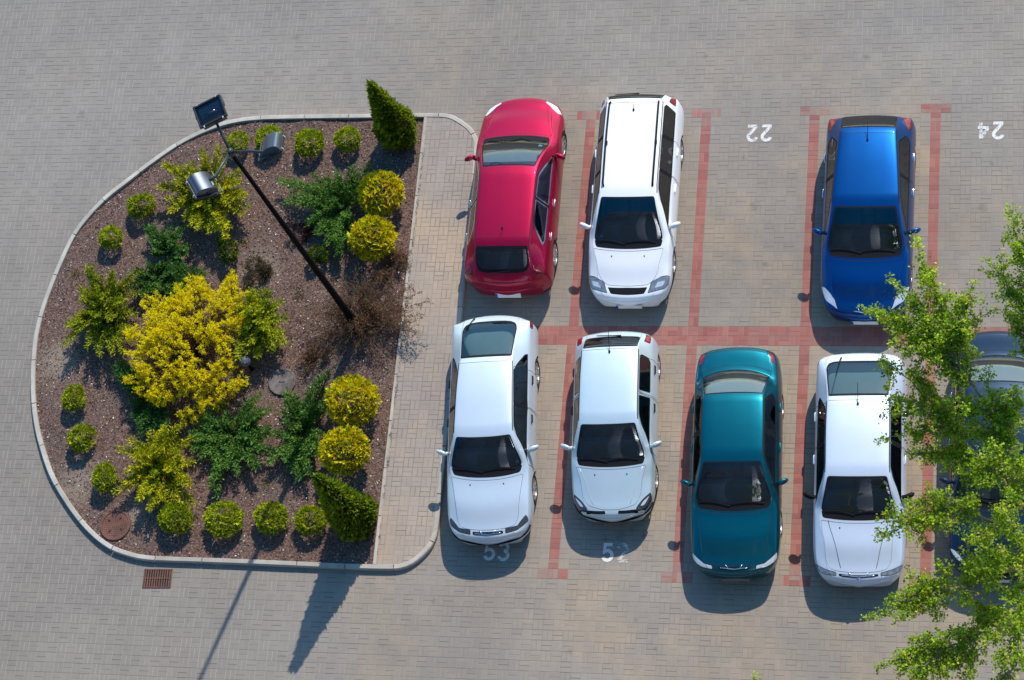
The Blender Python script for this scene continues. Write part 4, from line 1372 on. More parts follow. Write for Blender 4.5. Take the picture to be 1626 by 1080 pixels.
DW = [  # u, v, r, variant, label
    (378, 226, 19, 0, 'round green dwarf conifer right under the fork of the lamp arms'),
    (428, 221, 24, 1, 'round green dwarf conifer half hidden behind the right-hand floodlight'),
    (491, 227, 25, 0, 'round green dwarf conifer in the top row, first right of the right-hand floodlight'),
    (552, 222, 22, 1, 'round green dwarf conifer in the top row next to the tall cone conifer'),
    (224, 326, 24, 2, 'notched green dwarf conifer left of the lower floodlight'),
    (177, 379, 22, 2, 'small notched green dwarf conifer near the upper left kerb, left of the blue-green juniper'),
    (119, 632, 22, 3, 'green dwarf conifer nearest the leftmost bulge of the kerb'),
    (132, 696, 24, 2, 'green dwarf conifer with a bare left side, second up from the rusty manhole cover'),
    (168, 758, 23, 3, 'green dwarf conifer directly above the rusty manhole cover'),
    (279, 822, 27, 0, 'round green dwarf conifer touching the tip of the yellow-green juniper by the bottom kerb'),
    (356, 825, 30, 1, 'largest round green dwarf conifer of the bottom row'),
    (431, 822, 26, 0, 'round green dwarf conifer crossed by the lamp post shadow'),
    (493, 827, 24, 1, 'round green dwarf conifer tucked against the lower cone conifer'),
]
for i, (u, v, r, k, lb) in enumerate(DW):
    shrub('dwarf_conifer', variants[k if i % 2 else {0: 4, 1: 5, 2: 6, 3: 3}[k]], u, v, r * .92, .28, .72 + .05 * (i % 5), lb, 'conifer', GROUP_D, rz=(i * 1.7) % 6.28 if k < 2 else {224: 1.2, 177: 1.6, 119: 2.6, 132: 3.0, 168: 2.9}[u], sx=1 + .05 * math.sin(i * 3))
shrub('dwarf_conifer', dark_var, 361, 397, 20, .28, 1.0, 'dark green dwarf conifer standing alone above the yellow flowering bush', 'conifer', GROUP_D, .6, .86)
shrub('dwarf_conifer', dark_var, 505, 406, 17, .25, .8, 'little dark green conifer half hidden by the lamp post', 'conifer', GROUP_D, 2.2)
GD = [(605, 308, 39, 0, 'golden globe conifer below the upper cone conifer'), (592, 380, 39, 1, 'golden globe conifer right of the lamp post, beside the blue-green juniper'),
      (560, 637, 42, 0, 'golden globe conifer nearest the grey manhole cover'), (548, 716, 40, 1, 'golden globe conifer just above the lower cone conifer')]
for i, (u, v, r, k, lb) in enumerate(GD):
    shrub('golden_conifer', gold_vars[k], u, v, r * .95, .50, .95, lb, 'conifer', GROUP_G, rz=i * 2.1)


def cone_tree(base, top, R, label, seed):
    rng = np.random.default_rng(seed)
    b_ = G(*base, .06)
    H = None; best = 1e9
    for h in np.arange(1.5, 4.5, .02):                        # height at which the tip stands in the survey
        q = G(*top, h); e = (q[0] - b_[0]) ** 2 + (q[1] - b_[1]) ** 2
        if e < best: best, H = e, h
    lean = G(*top, H)[:2] - b_[:2]
    root = empty('cone_conifer', (b_[0], b_[1], .05)); tag(root, label, 'conifer', 'tall cone conifers at the walkway corners of the island')
    n = 3000
    t = 1 - np.sqrt(rng.random(n)); t = np.clip(t * 1.02, 0, 1)
    prof = lambda q: R * np.clip(np.where(q < .16, .72 + .28 * np.sin(np.clip(q / .16, 0, 1) * 1.57), 1 - np.clip((q - .16) / .84, 0, 1) ** .92), .03, 1)
    a = rng.uniform(0, 2 * math.pi, n)
    lump = 1 + .10 * np.sin(a * 3 + t * 9 + seed) + .07 * np.sin(a * 5 - t * 17)
    r = prof(t) * lump * rng.uniform(.62, 1.0, n) ** .5
    C = np.stack([r * np.cos(a) + lean[0] * t, r * np.sin(a) + lean[1] * t, .06 + t * (H - .12)], 1)
    up = unit(np.stack([np.cos(a) * .40, np.sin(a) * .40, np.ones(n)], 1) + rng.normal(size=(n, 3)) * .12)
    tang = np.stack([-np.sin(a), np.cos(a), np.zeros(n)], 1); rad_ = np.stack([np.cos(a), np.sin(a), np.zeros(n)], 1)
    fa = rng.uniform(0, 3.14, n)[:, None]
    sd_ = unit(tang * np.cos(fa) + rad_ * np.sin(fa))
    k = 10; ln = .15
    ang = np.linspace(-.7, .7, k)[None, :] + rng.normal(size=(n, k)) * .1
    D = up[:, None, :] * np.cos(ang)[..., None] + sd_[:, None, :] * np.sin(ang)[..., None]
    fl = np.repeat(unit(np.cross(up, sd_)), k, 0) * .6 + SUNV * .6
    Cc = C[:, None, :] - up[:, None, :] * .09 + D * rng.uniform(0, .4, (n, k, 1)) * ln
    col = np.repeat(pal(rng, n, [(0.19, 0.29, 0.016), (0.31, 0.38, 0.018), (0.12, 0.20, 0.014), (0.44, 0.46, 0.018), (0.30, 0.23, 0.04)], [.36, .3, .2, .11, .03], .15), k, 0)
    V = leaves(Cc.reshape(-1, 3), D.reshape(-1, 3), ln * rng.uniform(.7, 1.2, n * k), .05, rng, fl)
    cloud_mesh('foliage', V, None, col, M_NEEDLE, root)
    MB().tube([(0, 0, -.08), (lean[0] * .5, lean[1] * .5, H * .5), (lean[0] * .93, lean[1] * .93, H * .93)], [.05, .03, .008], 6).build('trunk', M_BARK, root, True)
    return root


cone_tree((637, 219), (588, 133), .385, 'tall dark green cone conifer at the upper walkway corner, its tip over the kerb', 3)
cone_tree((570, 829), (503, 757), .42, 'tall green cone conifer at the lower walkway corner casting a long pointed shadow', 5)


def spreading(name, base, tips, zt, cols, wts, label, cat, group, seed, bushy=1.0, ln=.075, dens=1.0, droop=0.0, twigs=True):
    """juniper: arching branches from the base to each tip, feathered with side sprays"""
    rng = np.random.default_rng(seed)
    b_ = G(*base, .05)
    root = empty(name, (b_[0], b_[1], .05)); tag(root, label, cat, group)
    Cs, Ds, Ls, Ks, Fl = [], [], [], [], []
    stems = MB()
    tl = []
    for q in tips:
        z_ = zt * (q[2] if len(q) > 2 else 1) * rng.uniform(.8, 1.15)
        e = G(q[0], q[1], .05 + z_) - b_
        tl.append((e, 1.0))
        # filler branches between tips
        for _ in range(int(2.3 * bushy)):
            k = rng.uniform(.35, .95); o_ = rng.normal(size=3) * .16 * np.linalg.norm(e[:2])
            f_ = e * k + o_; f_[2] = abs(e[2]) * rng.uniform(.55, 1.35)
            tl.append((f_, .85))
    for e, sc_ in tl:
        L_ = np.linalg.norm(e)
        mid_ = e * .5 + np.array([0, 0, .16 * L_]) + rng.normal(size=3) * .05 * L_
        m_ = 9
        tt = np.linspace(0, 1, m_)[:, None]
        P_ = 2 * tt * (1 - tt) * mid_ + tt ** 2 * e
        P_[:, 2] -= droop * L_ * tt[:, 0] ** 3
        stems.tube(P_[:-1], np.linspace(.014, .004, m_ - 1), 4)
        # side shoots
        ns_ = max(7, int(L_ * 27 * dens))
        for k in range(ns_):
            t_ = .18 + .82 * (k + rng.random()) / ns_
            i = min(int(t_ * (m_ - 1)), m_ - 2); u_ = t_ * (m_ - 1) - i
            p = P_[i] * (1 - u_) + P_[i + 1] * u_
            ax = P_[i + 1] - P_[i]; ax = ax / np.linalg.norm(ax)
            for sg in (-1, 1):
                sdv = np.cross(ax, np.array([0, 0, 1.0])); sdv /= np.linalg.norm(sdv) + 1e-6
                d_ = ax * 1.15 + sdv * sg * rng.uniform(.35, .8) + np.array([0, 0, rng.uniform(-.05, .5)]); d_ /= np.linalg.norm(d_)
                sl_ = (.06 + .19 * (1 - t_)) * rng.uniform(.6, 1.2) * min(1, L_ / .9) * 1.25
                nn_ = max(3, int(sl_ / .026))
                s_ = np.linspace(0, 1, nn_)[:, None]
                pts = p + d_ * s_ * sl_
                side2 = np.cross(d_, [0, 0, 1.0]); side2 /= np.linalg.norm(side2) + 1e-6
                sgn = np.where(np.arange(nn_) % 2 == 0, 1, -1)[:, None]
                dd = d_ * .8 + side2 * sgn * .55 + rng.normal(size=(nn_, 3)) * .28
                Cs.append(pts); Ds.append(dd); Ls.append(np.full(nn_, ln) * rng.uniform(.75, 1.25, nn_))
                tone = pal(rng, 1, cols, wts, .16)
                Ks.append(np.repeat(tone, nn_, 0) * (1 + rng.normal(size=(nn_, 1)) * .1))
                Fl.append(np.tile(SUNV, (nn_, 1)) + rng.normal(size=(nn_, 3)) * .5)
    C = np.concatenate(Cs); D = np.concatenate(Ds); L_ = np.concatenate(Ls); K = np.clip(np.concatenate(Ks), .004, .9); F_ = np.concatenate(Fl)
    C[:, 2] = np.maximum(C[:, 2], .02)
    cloud_mesh('foliage', leaves(C, D, L_, L_ * .36, rng, F_), None, K, M_NEEDLE, root)
    stems.build('branches', M_BARK, root, True)
    return root


YG = [(0.427, 0.431, 0.010), (0.618, 0.541, 0.010), (0.266, 0.324, 0.013), (0.182, 0.237, 0.013)]
YG_W = [.36, .24, .26, .14]
BG = [(0.099, 0.222, 0.038), (0.152, 0.290, 0.048), (0.063, 0.145, 0.027), (0.197, 0.290, 0.038)]
BG_W = [.38, .26, .24, .12]
GJ, GB = 'yellow-green junipers spreading on the planted island', 'blue-green junipers creeping over the planted island'
spreading('golden_juniper', (333, 312), [(262, 262, 1.3), (256, 295), (285, 268, 1.5), (305, 262, 1.3), (328, 250, 1.5), (360, 243, 1.4), (352, 270, 1.6), (385, 270), (388, 310), (385, 340), (365, 362), (335, 368), (315, 362), (295, 348), (272, 335), (290, 318), (268, 316, .8), (305, 300, 1.6), (345, 300, 1.7), (330, 330, 1.5), (365, 320, 1.4)],
          .55, YG, YG_W, 'broad yellow-green juniper under the lower floodlight', 'juniper', GJ, 31, 1.6)
spreading('golden_juniper', (170, 500), [(145, 425, 1.5), (150, 440, 1.3), (180, 435, 1.4), (205, 440), (218, 465), (215, 500), (210, 530), (180, 560), (160, 562), (140, 550), (105, 545), (118, 520), (110, 515), (130, 480), (128, 458), (165, 470, 1.7), (185, 500, 1.6), (155, 515, 1.5), (195, 475, 1.5)],
          .55, [(c_[0] * .78, c_[1] * .85, c_[2]) for c_ in YG], [.30, .16, .32, .22], 'olive-green juniper left of the yellow flowering bush', 'juniper', GJ, 32, 1.5)
spreading('golden_juniper', (258, 742), [(236, 690), (262, 680, 1.3), (285, 678), (300, 700), (305, 735), (300, 765), (285, 798), (255, 792), (238, 808), (222, 790), (200, 768), (210, 745), (192, 714), (225, 712), (255, 715, 1.6), (245, 750, 1.6), (278, 745, 1.5), (232, 735, 1.4)],
          .5, YG, [.4, .3, .2, .1], 'star-shaped yellow-green juniper above the rusty manhole cover and the bottom kerb', 'juniper', GJ, 33, 1.5)
spreading('golden_juniper', (408, 512), [(400, 462), (425, 462), (447, 480), (455, 505), (448, 530), (435, 555), (410, 565), (392, 558), (378, 540), (375, 500), (380, 475), (415, 490, 1.6), (425, 520, 1.6), (395, 520, 1.6)],
          .5, [(c_[0] * .85, c_[1] * .95, c_[2]) for c_ in YG], YG_W, 'yellow-green juniper right of the yellow flowering bush', 'juniper', GJ, 34, 1.7)
spreading('blue_green_juniper', (545, 335), [(447, 288, .7), (463, 310, .8), (480, 325), (500, 280, .9), (520, 285), (535, 275), (560, 268, 1.2), (585, 265, 1.2), (590, 285), (500, 345), (490, 355, .8), (510, 360), (520, 385), (540, 398), (560, 395), (562, 360), (530, 320, 1.4)],
          .38, BG, BG_W, 'blue-green juniper fanning out left of the two upper golden globes', 'juniper', GB, 41, 1.3, dens=1.15)
spreading('blue_green_juniper', (265, 405), [(233, 362), (243, 385), (258, 368), (270, 360), (285, 372), (294, 360), (296, 390), (290, 405), (275, 385, 1.4), (245, 405)],
          .36, [(c_[0] * .9, c_[1], c_[2] * 1.25) for c_ in BG], BG_W, 'bluish upright juniper below the lower floodlight', 'juniper', GB, 42, 1.5, dens=1.2)
spreading('blue_green_juniper', (255, 440), [(215, 432), (212, 455), (230, 470), (235, 420), (260, 418), (290, 420), (315, 428), (322, 440), (300, 445), (280, 460), (250, 465)],
          .36, [(c_[0] * .75, c_[1] * .8, c_[2] * .9) for c_ in BG], BG_W, 'dark green juniper behind the top of the yellow flowering bush', 'juniper', GB, 43, 1.5, dens=1.2)
spreading('blue_green_juniper', (235, 640), [(195, 575), (180, 585, .8), (200, 600), (208, 640), (212, 660), (225, 678), (245, 688), (262, 680), (270, 660), (250, 650)],
          .30, [(c_[0] * .7, c_[1] * .8, c_[2]) for c_ in BG], BG_W, 'dark green juniper at the lower left foot of the yellow flowering bush', 'juniper', GB, 44, 1.2, dens=1.1)
spreading('blue_green_juniper', (372, 692), [(310, 665), (302, 690, .8), (305, 712, .8), (330, 650), (350, 645), (395, 640), (412, 628), (428, 650), (425, 680), (430, 715), (405, 740), (345, 785, .7), (335, 770), (350, 745), (378, 752), (320, 725), (400, 700, 1.3), (360, 670, 1.3), (355, 710, 1.3)],
          .36, BG, BG_W, 'large blue-green juniper between the yellow flowering bush and the bottom row', 'juniper', GB, 45, 1.3, dens=1.15)
spreading('blue_green_juniper', (480, 690), [(455, 625), (470, 630), (448, 655), (440, 690), (445, 720), (462, 745, .8), (475, 757, .8), (490, 750), (505, 720), (512, 690), (508, 600, 1.2), (522, 592, 1.2), (515, 640), (485, 660, 1.3), (428, 735, .7)],
          .36, BG, BG_W, 'blue-green juniper left of the two lower golden globes', 'juniper', GB, 46, 1.3, dens=1.15)


def yellow_bush():
    rng = np.random.default_rng(55)
    outline = [(197, 605), (205, 580), (215, 560), (200, 530), (222, 520), (235, 500), (225, 480), (250, 472), (268, 455), (290, 445), (318, 438), (332, 455), (345, 470), (355, 440), (365, 422), (374, 450), (395, 452), (405, 470), (402, 495), (385, 515), (378, 540), (368, 560), (385, 590), (392, 612), (370, 625), (350, 640), (332, 650), (305, 668), (285, 672), (262, 648), (240, 640), (222, 625)]
    zb = .55
    O = np.array([G(u, v, zb)[:2] for u, v in outline])
    cx_, cy_ = G(300, 555, .3)[:2]
    root = empty('yellow_flowering_bush', (cx_, cy_, .05)); tag(root, 'bright yellow flowering bush filling the middle of the planted island', 'bush')
    n = 6000
    px = rng.uniform(O[:, 0].min(), O[:, 0].max(), n); py = rng.uniform(O[:, 1].min(), O[:, 1].max(), n)
    k = in_poly(px, py, O); px, py = px[k], py[k]
    fld = np.array([mnoise.noise(Vector((a * 3.2, b_ * 3.2, 1.3))) + .45 * mnoise.noise(Vector((a * 8, b_ * 8, 5))) for a, b_ in zip(px, py)])
    k = fld > -.20; px, py, fld = px[k], py[k], fld[k]
    px, py, fld = px[:1750], py[:1750], fld[:1750]; m_ = len(px)
    rr = np.hypot(px - cx_, py - cy_) / 1.55
    zz = np.clip(.98 - .55 * rr ** 2, .25, 1.2) + fld * .16 + rng.normal(size=m_) * .08
    P_ = np.stack([px - cx_, py - cy_, zz], 1)
    out = unit(np.stack([px - cx_, py - cy_, np.full(m_, 1.1)], 1) + rng.normal(size=(m_, 3)) * .3)
    stems = MB()
    for i in range(0, m_, 7):
        q = P_[i]
        stems.tube([(0.1 * q[0], .1 * q[1], 0), (q[0] * .6, q[1] * .6, q[2] * .55), q], [.010, .007, .003], 4)
    Cs, Ds, Ks = [], [], []
    for lv in range(20):
        d_ = unit(rng.normal(size=(m_, 3)) + out * .8)
        Cs.append(P_ - out * rng.uniform(-.02, .05, (m_, 1)) + rng.normal(size=(m_, 3)) * .017); Ds.append(d_)
        Ks.append(pal(rng, m_, [(0.95, 0.76, 0.006), (0.92, 0.73, 0.008), (0.66, 0.56, 0.010), (0.32, 0.33, 0.014)], [.48, .29, .15, .08], .10))
    C = np.concatenate(Cs); D = np.concatenate(Ds); K = np.concatenate(Ks)
    # lower green leaves seen in the gaps
    mg = 5000
    i = rng.integers(0, m_, mg); C2 = P_[i] * np.array([.93, .93, 1]) - np.array([0, 0, .2]) - np.abs(rng.normal(size=(mg, 3))) * [0, 0, .14] + rng.normal(size=(mg, 3)) * .05
    C2[:, 2] = np.maximum(C2[:, 2], .05)
    C = np.concatenate([C, C2]); D = np.concatenate([D, rng.normal(size=(mg, 3))]); K = np.concatenate([K, pal(rng, mg, [(0.30, 0.29, 0.012), (0.16, 0.17, 0.014), (0.10, 0.065, 0.03), (0.5, 0.42, 0.01)], None, .15)])
    ln = rng.uniform(.032, .057, len(C))
    cloud_mesh('foliage', leaves(C, D, ln, ln * .55, rng, np.tile(SUNV, (len(C), 1)) + rng.normal(size=(len(C), 3)) * .35), None, K, M_LEAF, root)
    stems.build('branches', M_TWIG, root, True)


yellow_bush()


def twiggy(name, u, v, R, H, nst, leafn, label, cols, seed, group=None, arms=()):
    """almost leafless bush: many thin forked stems, a haze of tiny leaves"""
    rng = np.random.default_rng(seed)
    b_ = G(u, v, .05)
    root = empty(name, (b_[0], b_[1], .05)); tag(root, label, 'bush', group)
    mb_ = MB(); LP, LD = [], []
    def grow(p, d, l, r, lev):
        q = p + d * l
        mid_ = (p + q) / 2 + rng.normal(size=3) * l * .07
        mb_.tube([p, mid_, q], [r, r * .8, r * .6], 3, False)
        if lev >= 1:
            k = int(leafn * (1 if lev == 1 else 1.6))
            s_ = rng.random((k, 1)); LP.extend(p + (q - p) * s_ + rng.normal(size=(k, 3)) * .03); LD.extend(rng.normal(size=(k, 3)))
        if lev < 2:
            for _ in range(4 if lev == 0 else 4):
                s_ = rng.uniform(.3, 1); nd = unit(d + rng.normal(size=3) * .5)
                if p[2] + nd[2] * l < .02: nd[2] = abs(nd[2])
                grow(p + (q - p) * s_, nd, l * rng.uniform(.4, .65), r * .62, lev + 1)
    for i in range(nst):
        a = rng.uniform(0, 6.283); e = rng.uniform(.25, 1.25)
        d = np.array([math.cos(a) * math.cos(e), math.sin(a) * math.cos(e), math.sin(e)])
        k = 1 / math.sqrt((math.cos(e) / R) ** 2 + (math.sin(e) / H) ** 2)
        grow(np.array([math.cos(a) * .06, math.sin(a) * .06, 0]), d, k * rng.uniform(.45, .75), .008, 0)
    for (au, av, az) in arms:
        e = G(au, av, az) - np.array([b_[0], b_[1], .05])
        P_ = [e * t_ + np.array([0, 0, .25 * t_ * (1 - t_)]) for t_ in np.linspace(0, 1, 8)]
        mb_.tube(P_, np.linspace(.009, .003, 8), 4)
        for t_ in np.linspace(.45, 1, 22):
            i = min(int(t_ * 7), 6); p = P_[i] + (P_[i + 1] - P_[i]) * (t_ * 7 - i)
            tw = rng.normal(size=3) * .09; mb_.tube([p, p + tw], [.003, .002], 3, False)
            LP.extend(p + tw * rng.random((9, 1)) + rng.normal(size=(9, 3)) * .018); LD.extend(rng.normal(size=(9, 3)))
    mb_.build('branches', M_TWIG, root)
    LP = np.array(LP); LD = np.array(LD); LP[:, 2] = np.maximum(LP[:, 2], .03)
    ln = rng.uniform(.022, .042, len(LP))
    cloud_mesh('foliage', leaves(LP, LD, ln, ln * .6, rng), None, pal(rng, len(LP), cols, None, .22), M_LEAF, root)
    return root


BRN0 = [(0.145, 0.063, 0.034), (0.093, 0.048, 0.029), (0.196, 0.093, 0.044), (0.145, 0.105, 0.036)]
BRN = [(0.24, 0.115, 0.065), (0.15, 0.08, 0.05), (0.30, 0.16, 0.085), (0.20, 0.15, 0.055)]
twiggy('brown_bush', 575, 512, 1.5, .85, 62, 6, 'wide brown almost bare bush around the foot of the lamp post', BRN, 61,
       arms=((682, 478, .8), (672, 500, .75), (665, 465, .8), (655, 512, .7), (650, 455, .75)))
twiggy('brown_bush', 622, 430, .55, .5, 16, 7, 'small brown bare bush below the upper golden globes by the walkway edging', BRN, 62)
twiggy('brown_bush', 412, 440, .36, .36, 14, 8, 'faded brown-olive bush right of the dark dwarf conifer', [(0.12, 0.085, 0.045), (0.10, 0.09, 0.04), (0.15, 0.11, 0.06)], 63)
twiggy('brown_bush', 478, 372, .30, .28, 9, 6, 'tiny dull maroon bush left of the upper blue-green juniper', [(0.09, 0.035, 0.035), (0.07, 0.05, 0.03)], 64)
twiggy('brown_bush', 508, 568, .5, .35, 12, 5, 'low brown bare bush right of the grey manhole cover', BRN, 65)


def tuft(u, v, label, seed, cols, r=.13, n=70):
    rng = np.random.default_rng(seed); p = G(u, v, .06)
    C = rng.normal(size=(n, 3)) * np.array([r * .5, r * .5, .03]); C[:, 2] = np.abs(C[:, 2])
    V = leaves(C, rng.normal(size=(n, 3)) + [0, 0, .8], rng.uniform(.03, .06, n), .022, rng)
    o = cloud_mesh('seedling', V, None, pal(rng, n, cols, None, .2), M_LEAF); o.location = (p[0], p[1], .055)
    tag(o, label, 'plant', 'little seedlings on the mulch')


tuft(390, 385, 'tiny yellow plant right of the dark dwarf conifer', 71, [(0.5, 0.36, 0.01), (0.25, 0.22, 0.01)], .1, 45)
tuft(121, 437, 'tiny yellow-green seedling left of the olive-green juniper', 72, [(0.24, 0.2, 0.01), (0.14, 0.13, 0.01)], .16, 80)
tuft(424, 771, 'tiny pale seedling in the pole shadow above the bottom row', 73, [(0.3, 0.25, 0.03), (0.18, 0.17, 0.02)], .09, 30)
tuft(476, 468, 'sparse green seedling in the brown mulch near the lamp post', 74, [(0.14, 0.14, 0.02), (0.10, 0.09, 0.02)], .16, 60)

# ------------------------------------------------------------------ lamp post
M_POLE = simple('black_steel', (0.005, 0.005, 0.006), 0.8, 0.0, ior=1.2, var=0.2, vs=6)
M_ARM = simple('grey_steel', (0.06, 0.072, 0.085), 0.42, 0.5, var=0.2, vs=10)
M_HOUSE = simple('floodlight_housing', (0.13, 0.15, 0.18), 0.34, 0.9, var=0.2, vs=9)
M_DHOUSE = simple('dark_floodlight_frame', (0.03, 0.034, 0.04), 0.4, 0.4, var=0.2)
M_REFL = simple('lamp_reflector', (0.14, 0.15, 0.17), 0.30, 0.85)
pb = G(571, 523, .05); ZP = 8.3
lp = empty('lamp_post', (pb[0], pb[1], .05)); tag(lp, 'tall black lamp post with three arms leaning over the planted island', 'lamp post')
ptop = G(365.5, 240.5, ZP) - np.array([pb[0], pb[1], .05])
MB().tube([(0, 0, -.1), (0, 0, .9), (ptop[0] * .12, ptop[1] * .12, 1.0), tuple(ptop * .5), tuple(ptop)], [.088, .088, .074, .056, .034], 14).build('pole', M_POLE, lp, True)
MB().lathe([(.001, .075), (.13, .075), (.15, .06), (.15, .0)], 20).build('base_plate', M_POLE, lp)
MB().box((.0, -.083, .55), (.11, .02, .34), .006).build('service_door', M_POLE, lp)
MB().tube([tuple(ptop + np.array([0, 0, -.12])), tuple(ptop + np.array([0, 0, .05]))], [.05, .05], 12).build('arm_bracket', M_ARM, lp, True)
ARMS = [((345, 198), (334, 178), 'up'), ((414, 241), (432, 232), 'dn'), ((343, 280), (320, 294), 'dn')]


glass_lamp = glass_mat('lamp_glass', (0.6, 0.62, 0.64))
for n_ in glass_lamp.node_tree.nodes:
    if n_.type == 'FRESNEL': n_.inputs['IOR'].default_value = 1.45


def flood(root, at, face_dir, up, s=.50):
    """box floodlight: barrel-backed housing, frame with clips, glass, ballast box"""
    face = Vector(face_dir).normalized(); u_ = Vector(up); u_ = (u_ - face * u_.dot(face)).normalized(); w_ = u_.cross(face)
    M3 = Matrix((w_, u_, face)).transposed().to_4x4(); M3.translation = Vector(at)
    m2 = MB(); W_, H_, D_ = s * .50, s * .46, s * .33
    prof = [(-H_, 0)] + [(-H_ * .96 * math.cos(a), -.02 - D_ * math.sin(a) ** .5 * (1.0 if a < 1.9 else 1 - .22 * (a - 1.9))) for a in np.linspace(.06, math.pi - .06, 15)] + [(H_, 0)]
    vv = [M3 @ Vector((sg * (W_ - .012 - (.02 if 0 < i < len(prof) - 1 else 0)), a, b_)) for sg in (-1, 1) for i, (a, b_) in enumerate(prof)]
    k = len(prof)
    m2.add(vv, [(i, i + 1, k + i + 1, k + i) for i in range(k - 1)] + [tuple(reversed(range(k))), tuple(range(k, 2 * k))])
    hs = m2.build('floodlight', M_HOUSE, root)
    for pl in hs.data.polygons: pl.use_smooth = len(pl.vertices) == 4
    hs.data.set_sharp_from_angle(angle=rad(50))
    m2 = MB()
    for c_, d_ in (((0, H_ + .005, .012), (2 * W_ + .03, .035, .05)), ((0, -H_ - .005, .012), (2 * W_ + .03, .035, .05)), ((W_, 0, .012), (.03, 2 * H_ - .025, .05)), ((-W_, 0, .012), (.03, 2 * H_ - .025, .05))):
        m2.box(M3 @ Vector(c_), d_, .006, M3.to_3x3())
    m2.build('frame', M_DHOUSE, hs)
    q = [M3 @ Vector((sx * (W_ - .015), sy * (H_ - .012), .018)) for sx, sy in ((-1, -1), (1, -1), (1, 1), (-1, 1))]
    mobj('lamp_glass', q, [(0, 1, 2, 3)], glass_lamp, hs)
    m2 = MB().tube([M3 @ Vector((-W_ * .55, .02, -.03)), M3 @ Vector((W_ * .55, .02, -.03))], .018, 8)
    m2.build('lamp_tube', M_CHROME, hs, True)
    q = [M3 @ Vector(p) for p in ((-W_ * .8, -H_ * .8, -.02), (W_ * .8, -H_ * .8, -.02), (W_ * .8, 0, -.09), (-W_ * .8, 0, -.09), (W_ * .8, H_ * .8, -.02), (-W_ * .8, H_ * .8, -.02))]
    mobj('reflector', q, [(0, 1, 2, 3), (3, 2, 4, 5)], M_REFL, hs)
    for sx in (-1, 1):
        for sy in (-.7, .7):
            MB().box(M3 @ Vector((sx * W_ * .72, sy / .7 * (H_ + .02), .012)), (.028, .035, .055), .006, M3.to_3x3()).build('clip', M_CHROME, hs)
    MB().box(M3 @ Vector((-W_ * .42, H_ * .52, -D_ * .78)), (W_ * .62, H_ * .50, D_ * .42), .02, M3.to_3x3()).build('ballast_box', M_HOUSE, hs)
    m2 = MB()
    for sx in (-1, 1):
        m2.tube([M3 @ Vector((sx * (W_ + .022), 0, -.01)), M3 @ Vector((sx * (W_ + .022), H_ * .5, -.05)), M3 @ Vector((sx * (W_ + .018), H_ + .05, -.06))], .011, 6)
    m2.tube([M3 @ Vector((-(W_ + .018), H_ + .05, -.06)), M3 @ Vector((W_ + .018, H_ + .05, -.06))], .012, 6)
    m2.build('yoke', M_ARM, hs)
    return hs


rt_ = np.array([pb[0], pb[1], .05])
for i, (e, fpx, md) in enumerate(ARMS):
    ez = ZP + (.22 if md == 'up' else .10)
    pe = G(*e, ez) - rt_; pf = G(*fpx, ez + (.10 if md == 'up' else -.02)) - rt_
    out = pe - ptop; out[2] = 0; out /= np.linalg.norm(out)
    MB().tube([tuple(ptop + np.array([0, 0, -.02])), tuple(ptop * .35 + pe * .65 + np.array([0, 0, .02])), tuple(pe), tuple(pf * .6 + pe * .4 + np.array([0, 0, -.10 if md == 'up' else .0]))], [.028, .026, .024, .022], 10).build('arm', M_ARM, lp, True)
    if md == 'up': flood(lp, pf, (-.10, .12, 1.0), (out[0], out[1], .1), .50)
    elif i == 1: flood(lp, pf + np.array([0, 0, -.06]), (.55, -.30, -1.0), (-.92, -.10, 0.1), .43)
    else: flood(lp, pf + np.array([0, 0, -.06]), (-.45, -.40, -1.0), (.80, .55, .1), .45)

# bollard lamp beside the yellow bush
p = G(389, 574, .5)
bl = empty('bollard_lamp', (p[0], p[1], .05)); tag(bl, 'small dark ball-topped garden lamp beside the yellow flowering bush', 'garden lamp')
MB().tube([(0, 0, -.05), (0, 0, .34)], [.035, .03], 10).build('post', M_POLE, bl, True)
MB().ball((0, 0, .45), (.125, .125, .125), 20, 12).build('globe', simple('smoked_globe', (0.10, 0.11, 0.125), 0.18, 0, 0.5, var=.15), bl, True)
MB().lathe([(.06, .33), (.075, .345), (.075, .37), (.05, .38)], 16).build('collar', M_POLE, bl)


# ------------------------------------------------------------------ covers and grate
def rust_mat(name, a, b_, sc_=25):
    m, nt, bs = newmat(name)
    x, y, z, o = coords(nt)
    n1 = noise(nt, o, 7, 4, .7); n2 = noise(nt, o, sc_ * 3, 3, .7)
    c = mixc(nt, n1.step(.35, .65), a, b_); c = scalec(nt, c, n2 * .8 + .6)
    nt.links.new(c, bs.inputs['Base Color']); bs.inputs['Roughness'].default_value = .85
    bump(nt, n2, bs, .4, .004)
    return m


M_RUST = rust_mat('rusty_iron', (0.20, 0.085, 0.055), (0.125, 0.06, 0.045))
M_GREYC = rust_mat('weathered_concrete', (0.19, 0.165, 0.145), (0.10, 0.08, 0.07))
M_PIT = simple('dark_pit', (0.012, 0.011, 0.011), .9)

